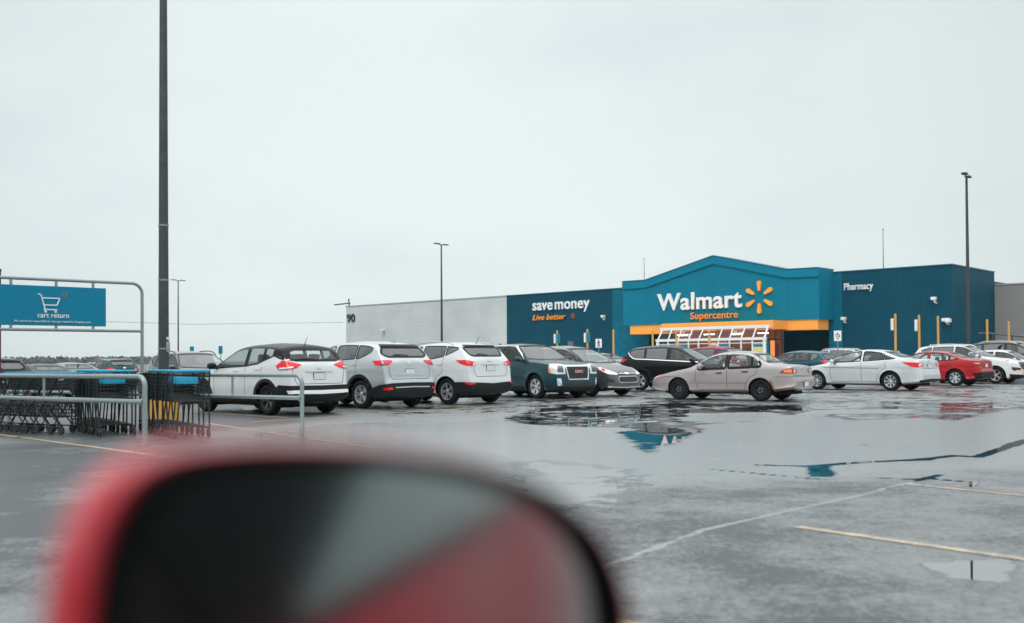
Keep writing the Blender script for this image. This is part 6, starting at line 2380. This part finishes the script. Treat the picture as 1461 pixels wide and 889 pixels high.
# ------------------------------------------------------------------ light, sky, camera
world = bpy.data.worlds.new('World')
SC.world = world
world.use_nodes = True
nt = world.node_tree
bg = nt.nodes['Background']
L = nt.links.new
sky = nt.nodes.new('ShaderNodeTexSky')
sky.sky_type = 'NISHITA'
sky.sun_disc = False
SUN_EL, SUN_ROT = R(52), R(205)
sky.sun_elevation = SUN_EL
sky.sun_rotation = SUN_ROT
tc = nt.nodes.new('ShaderNodeTexCoord')
sp = nt.nodes.new('ShaderNodeSeparateXYZ')
L(tc.outputs['Generated'], sp.inputs[0])
# overcast: even and pale low down, brighter cloud overhead
el = nt.nodes.new('ShaderNodeMapRange')
el.interpolation_type = 'SMOOTHSTEP'
for i, v in enumerate((.30, .80, 0., 1.)):
    el.inputs[i + 1].default_value = v
L(sp.outputs[2], el.inputs[0])
nz = nt.nodes.new('ShaderNodeTexNoise')
nz.inputs['Scale'].default_value = 1.6
nz.inputs['Detail'].default_value = 5
mp = nt.nodes.new('ShaderNodeMapping')
mp.inputs['Scale'].default_value = (1, 1, 2.6)
L(tc.outputs['Generated'], mp.inputs[0])
L(mp.outputs[0], nz.inputs['Vector'])
cl = nt.nodes.new('ShaderNodeMix'); cl.data_type = 'RGBA'
cl.inputs[6].default_value = (6.9, 7.85, 7.92, 1)
cl.inputs[7].default_value = (8.25, 9.05, 9.08, 1)
nr = nt.nodes.new('ShaderNodeMapRange')
for i, v in enumerate((.40, .62, 0., 1.)):
    nr.inputs[i + 1].default_value = v
L(nz.outputs['Fac'], nr.inputs[0])
L(nr.outputs[0], cl.inputs[0])
hi = nt.nodes.new('ShaderNodeMix'); hi.data_type = 'RGBA'
L(el.outputs[0], hi.inputs[0])
# a little brighter ahead than towards either side
xx = nt.nodes.new('ShaderNodeMath'); xx.operation = 'ADD'; xx.inputs[1].default_value = .10
L(sp.outputs[0], xx.inputs[0])
x2 = nt.nodes.new('ShaderNodeMath'); x2.operation = 'MULTIPLY'
L(xx.outputs[0], x2.inputs[0]); L(xx.outputs[0], x2.inputs[1])
fx = nt.nodes.new('ShaderNodeMapRange')
for i, v in enumerate((0., .32, 1.04, .90)):
    fx.inputs[i + 1].default_value = v
L(x2.outputs[0], fx.inputs[0])
vm = nt.nodes.new('ShaderNodeVectorMath'); vm.operation = 'SCALE'
L(cl.outputs[2], vm.inputs[0]); L(fx.outputs[0], vm.inputs['Scale'])
L(vm.outputs[0], hi.inputs[6])
hi.inputs[7].default_value = (18.5, 19.5, 19.7, 1)
mx = nt.nodes.new('ShaderNodeMix'); mx.data_type = 'RGBA'
mx.inputs[0].default_value = .93
L(sky.outputs[0], mx.inputs[6])
L(hi.outputs[2], mx.inputs[7])
L(mx.outputs[2], bg.inputs[0])
bg.inputs[1].default_value = .10

ld = bpy.data.lights.new('sun', 'SUN')
ld.energy = 1.3
ld.angle = R(30)
ld.color = (1, .985, .96)
lo = bpy.data.objects.new('sun', ld)
COL.objects.link(lo)
d = Vector((math.sin(SUN_ROT) * math.cos(SUN_EL), math.cos(SUN_ROT) * math.cos(SUN_EL), math.sin(SUN_EL)))
lo.rotation_euler = d.to_track_quat('Z', 'Y').to_euler()

cam = bpy.data.cameras.new('camera')
co = bpy.data.objects.new('camera', cam)
COL.objects.link(co)
co.matrix_world = Matrix.Translation((0, 0, 1.18)) @ Matrix.Rotation(R(90.9), 4, 'X') @ Matrix.Rotation(R(-.36), 4, 'Z')
cam.sensor_width = 36
cam.lens = 35
cam.shift_y = 46 / 1461
cam.clip_start = .02
cam.clip_end = 9000
cam.dof.use_dof = True
cam.dof.focus_distance = 29
cam.dof.aperture_fstop = 1.75
cam.dof.aperture_blades = 0
SC.camera = co
SC.view_settings.view_transform = 'Standard'
SC.view_settings.look = 'None'
SC.view_settings.exposure = 0
SC.view_settings.gamma = 1
SC.render.engine = 'CYCLES'
SC.cycles.use_denoising = True
SC.cycles.max_bounces = 8
SC.cycles.transparent_max_bounces = 24
SC.cycles.sample_clamp_indirect = 6
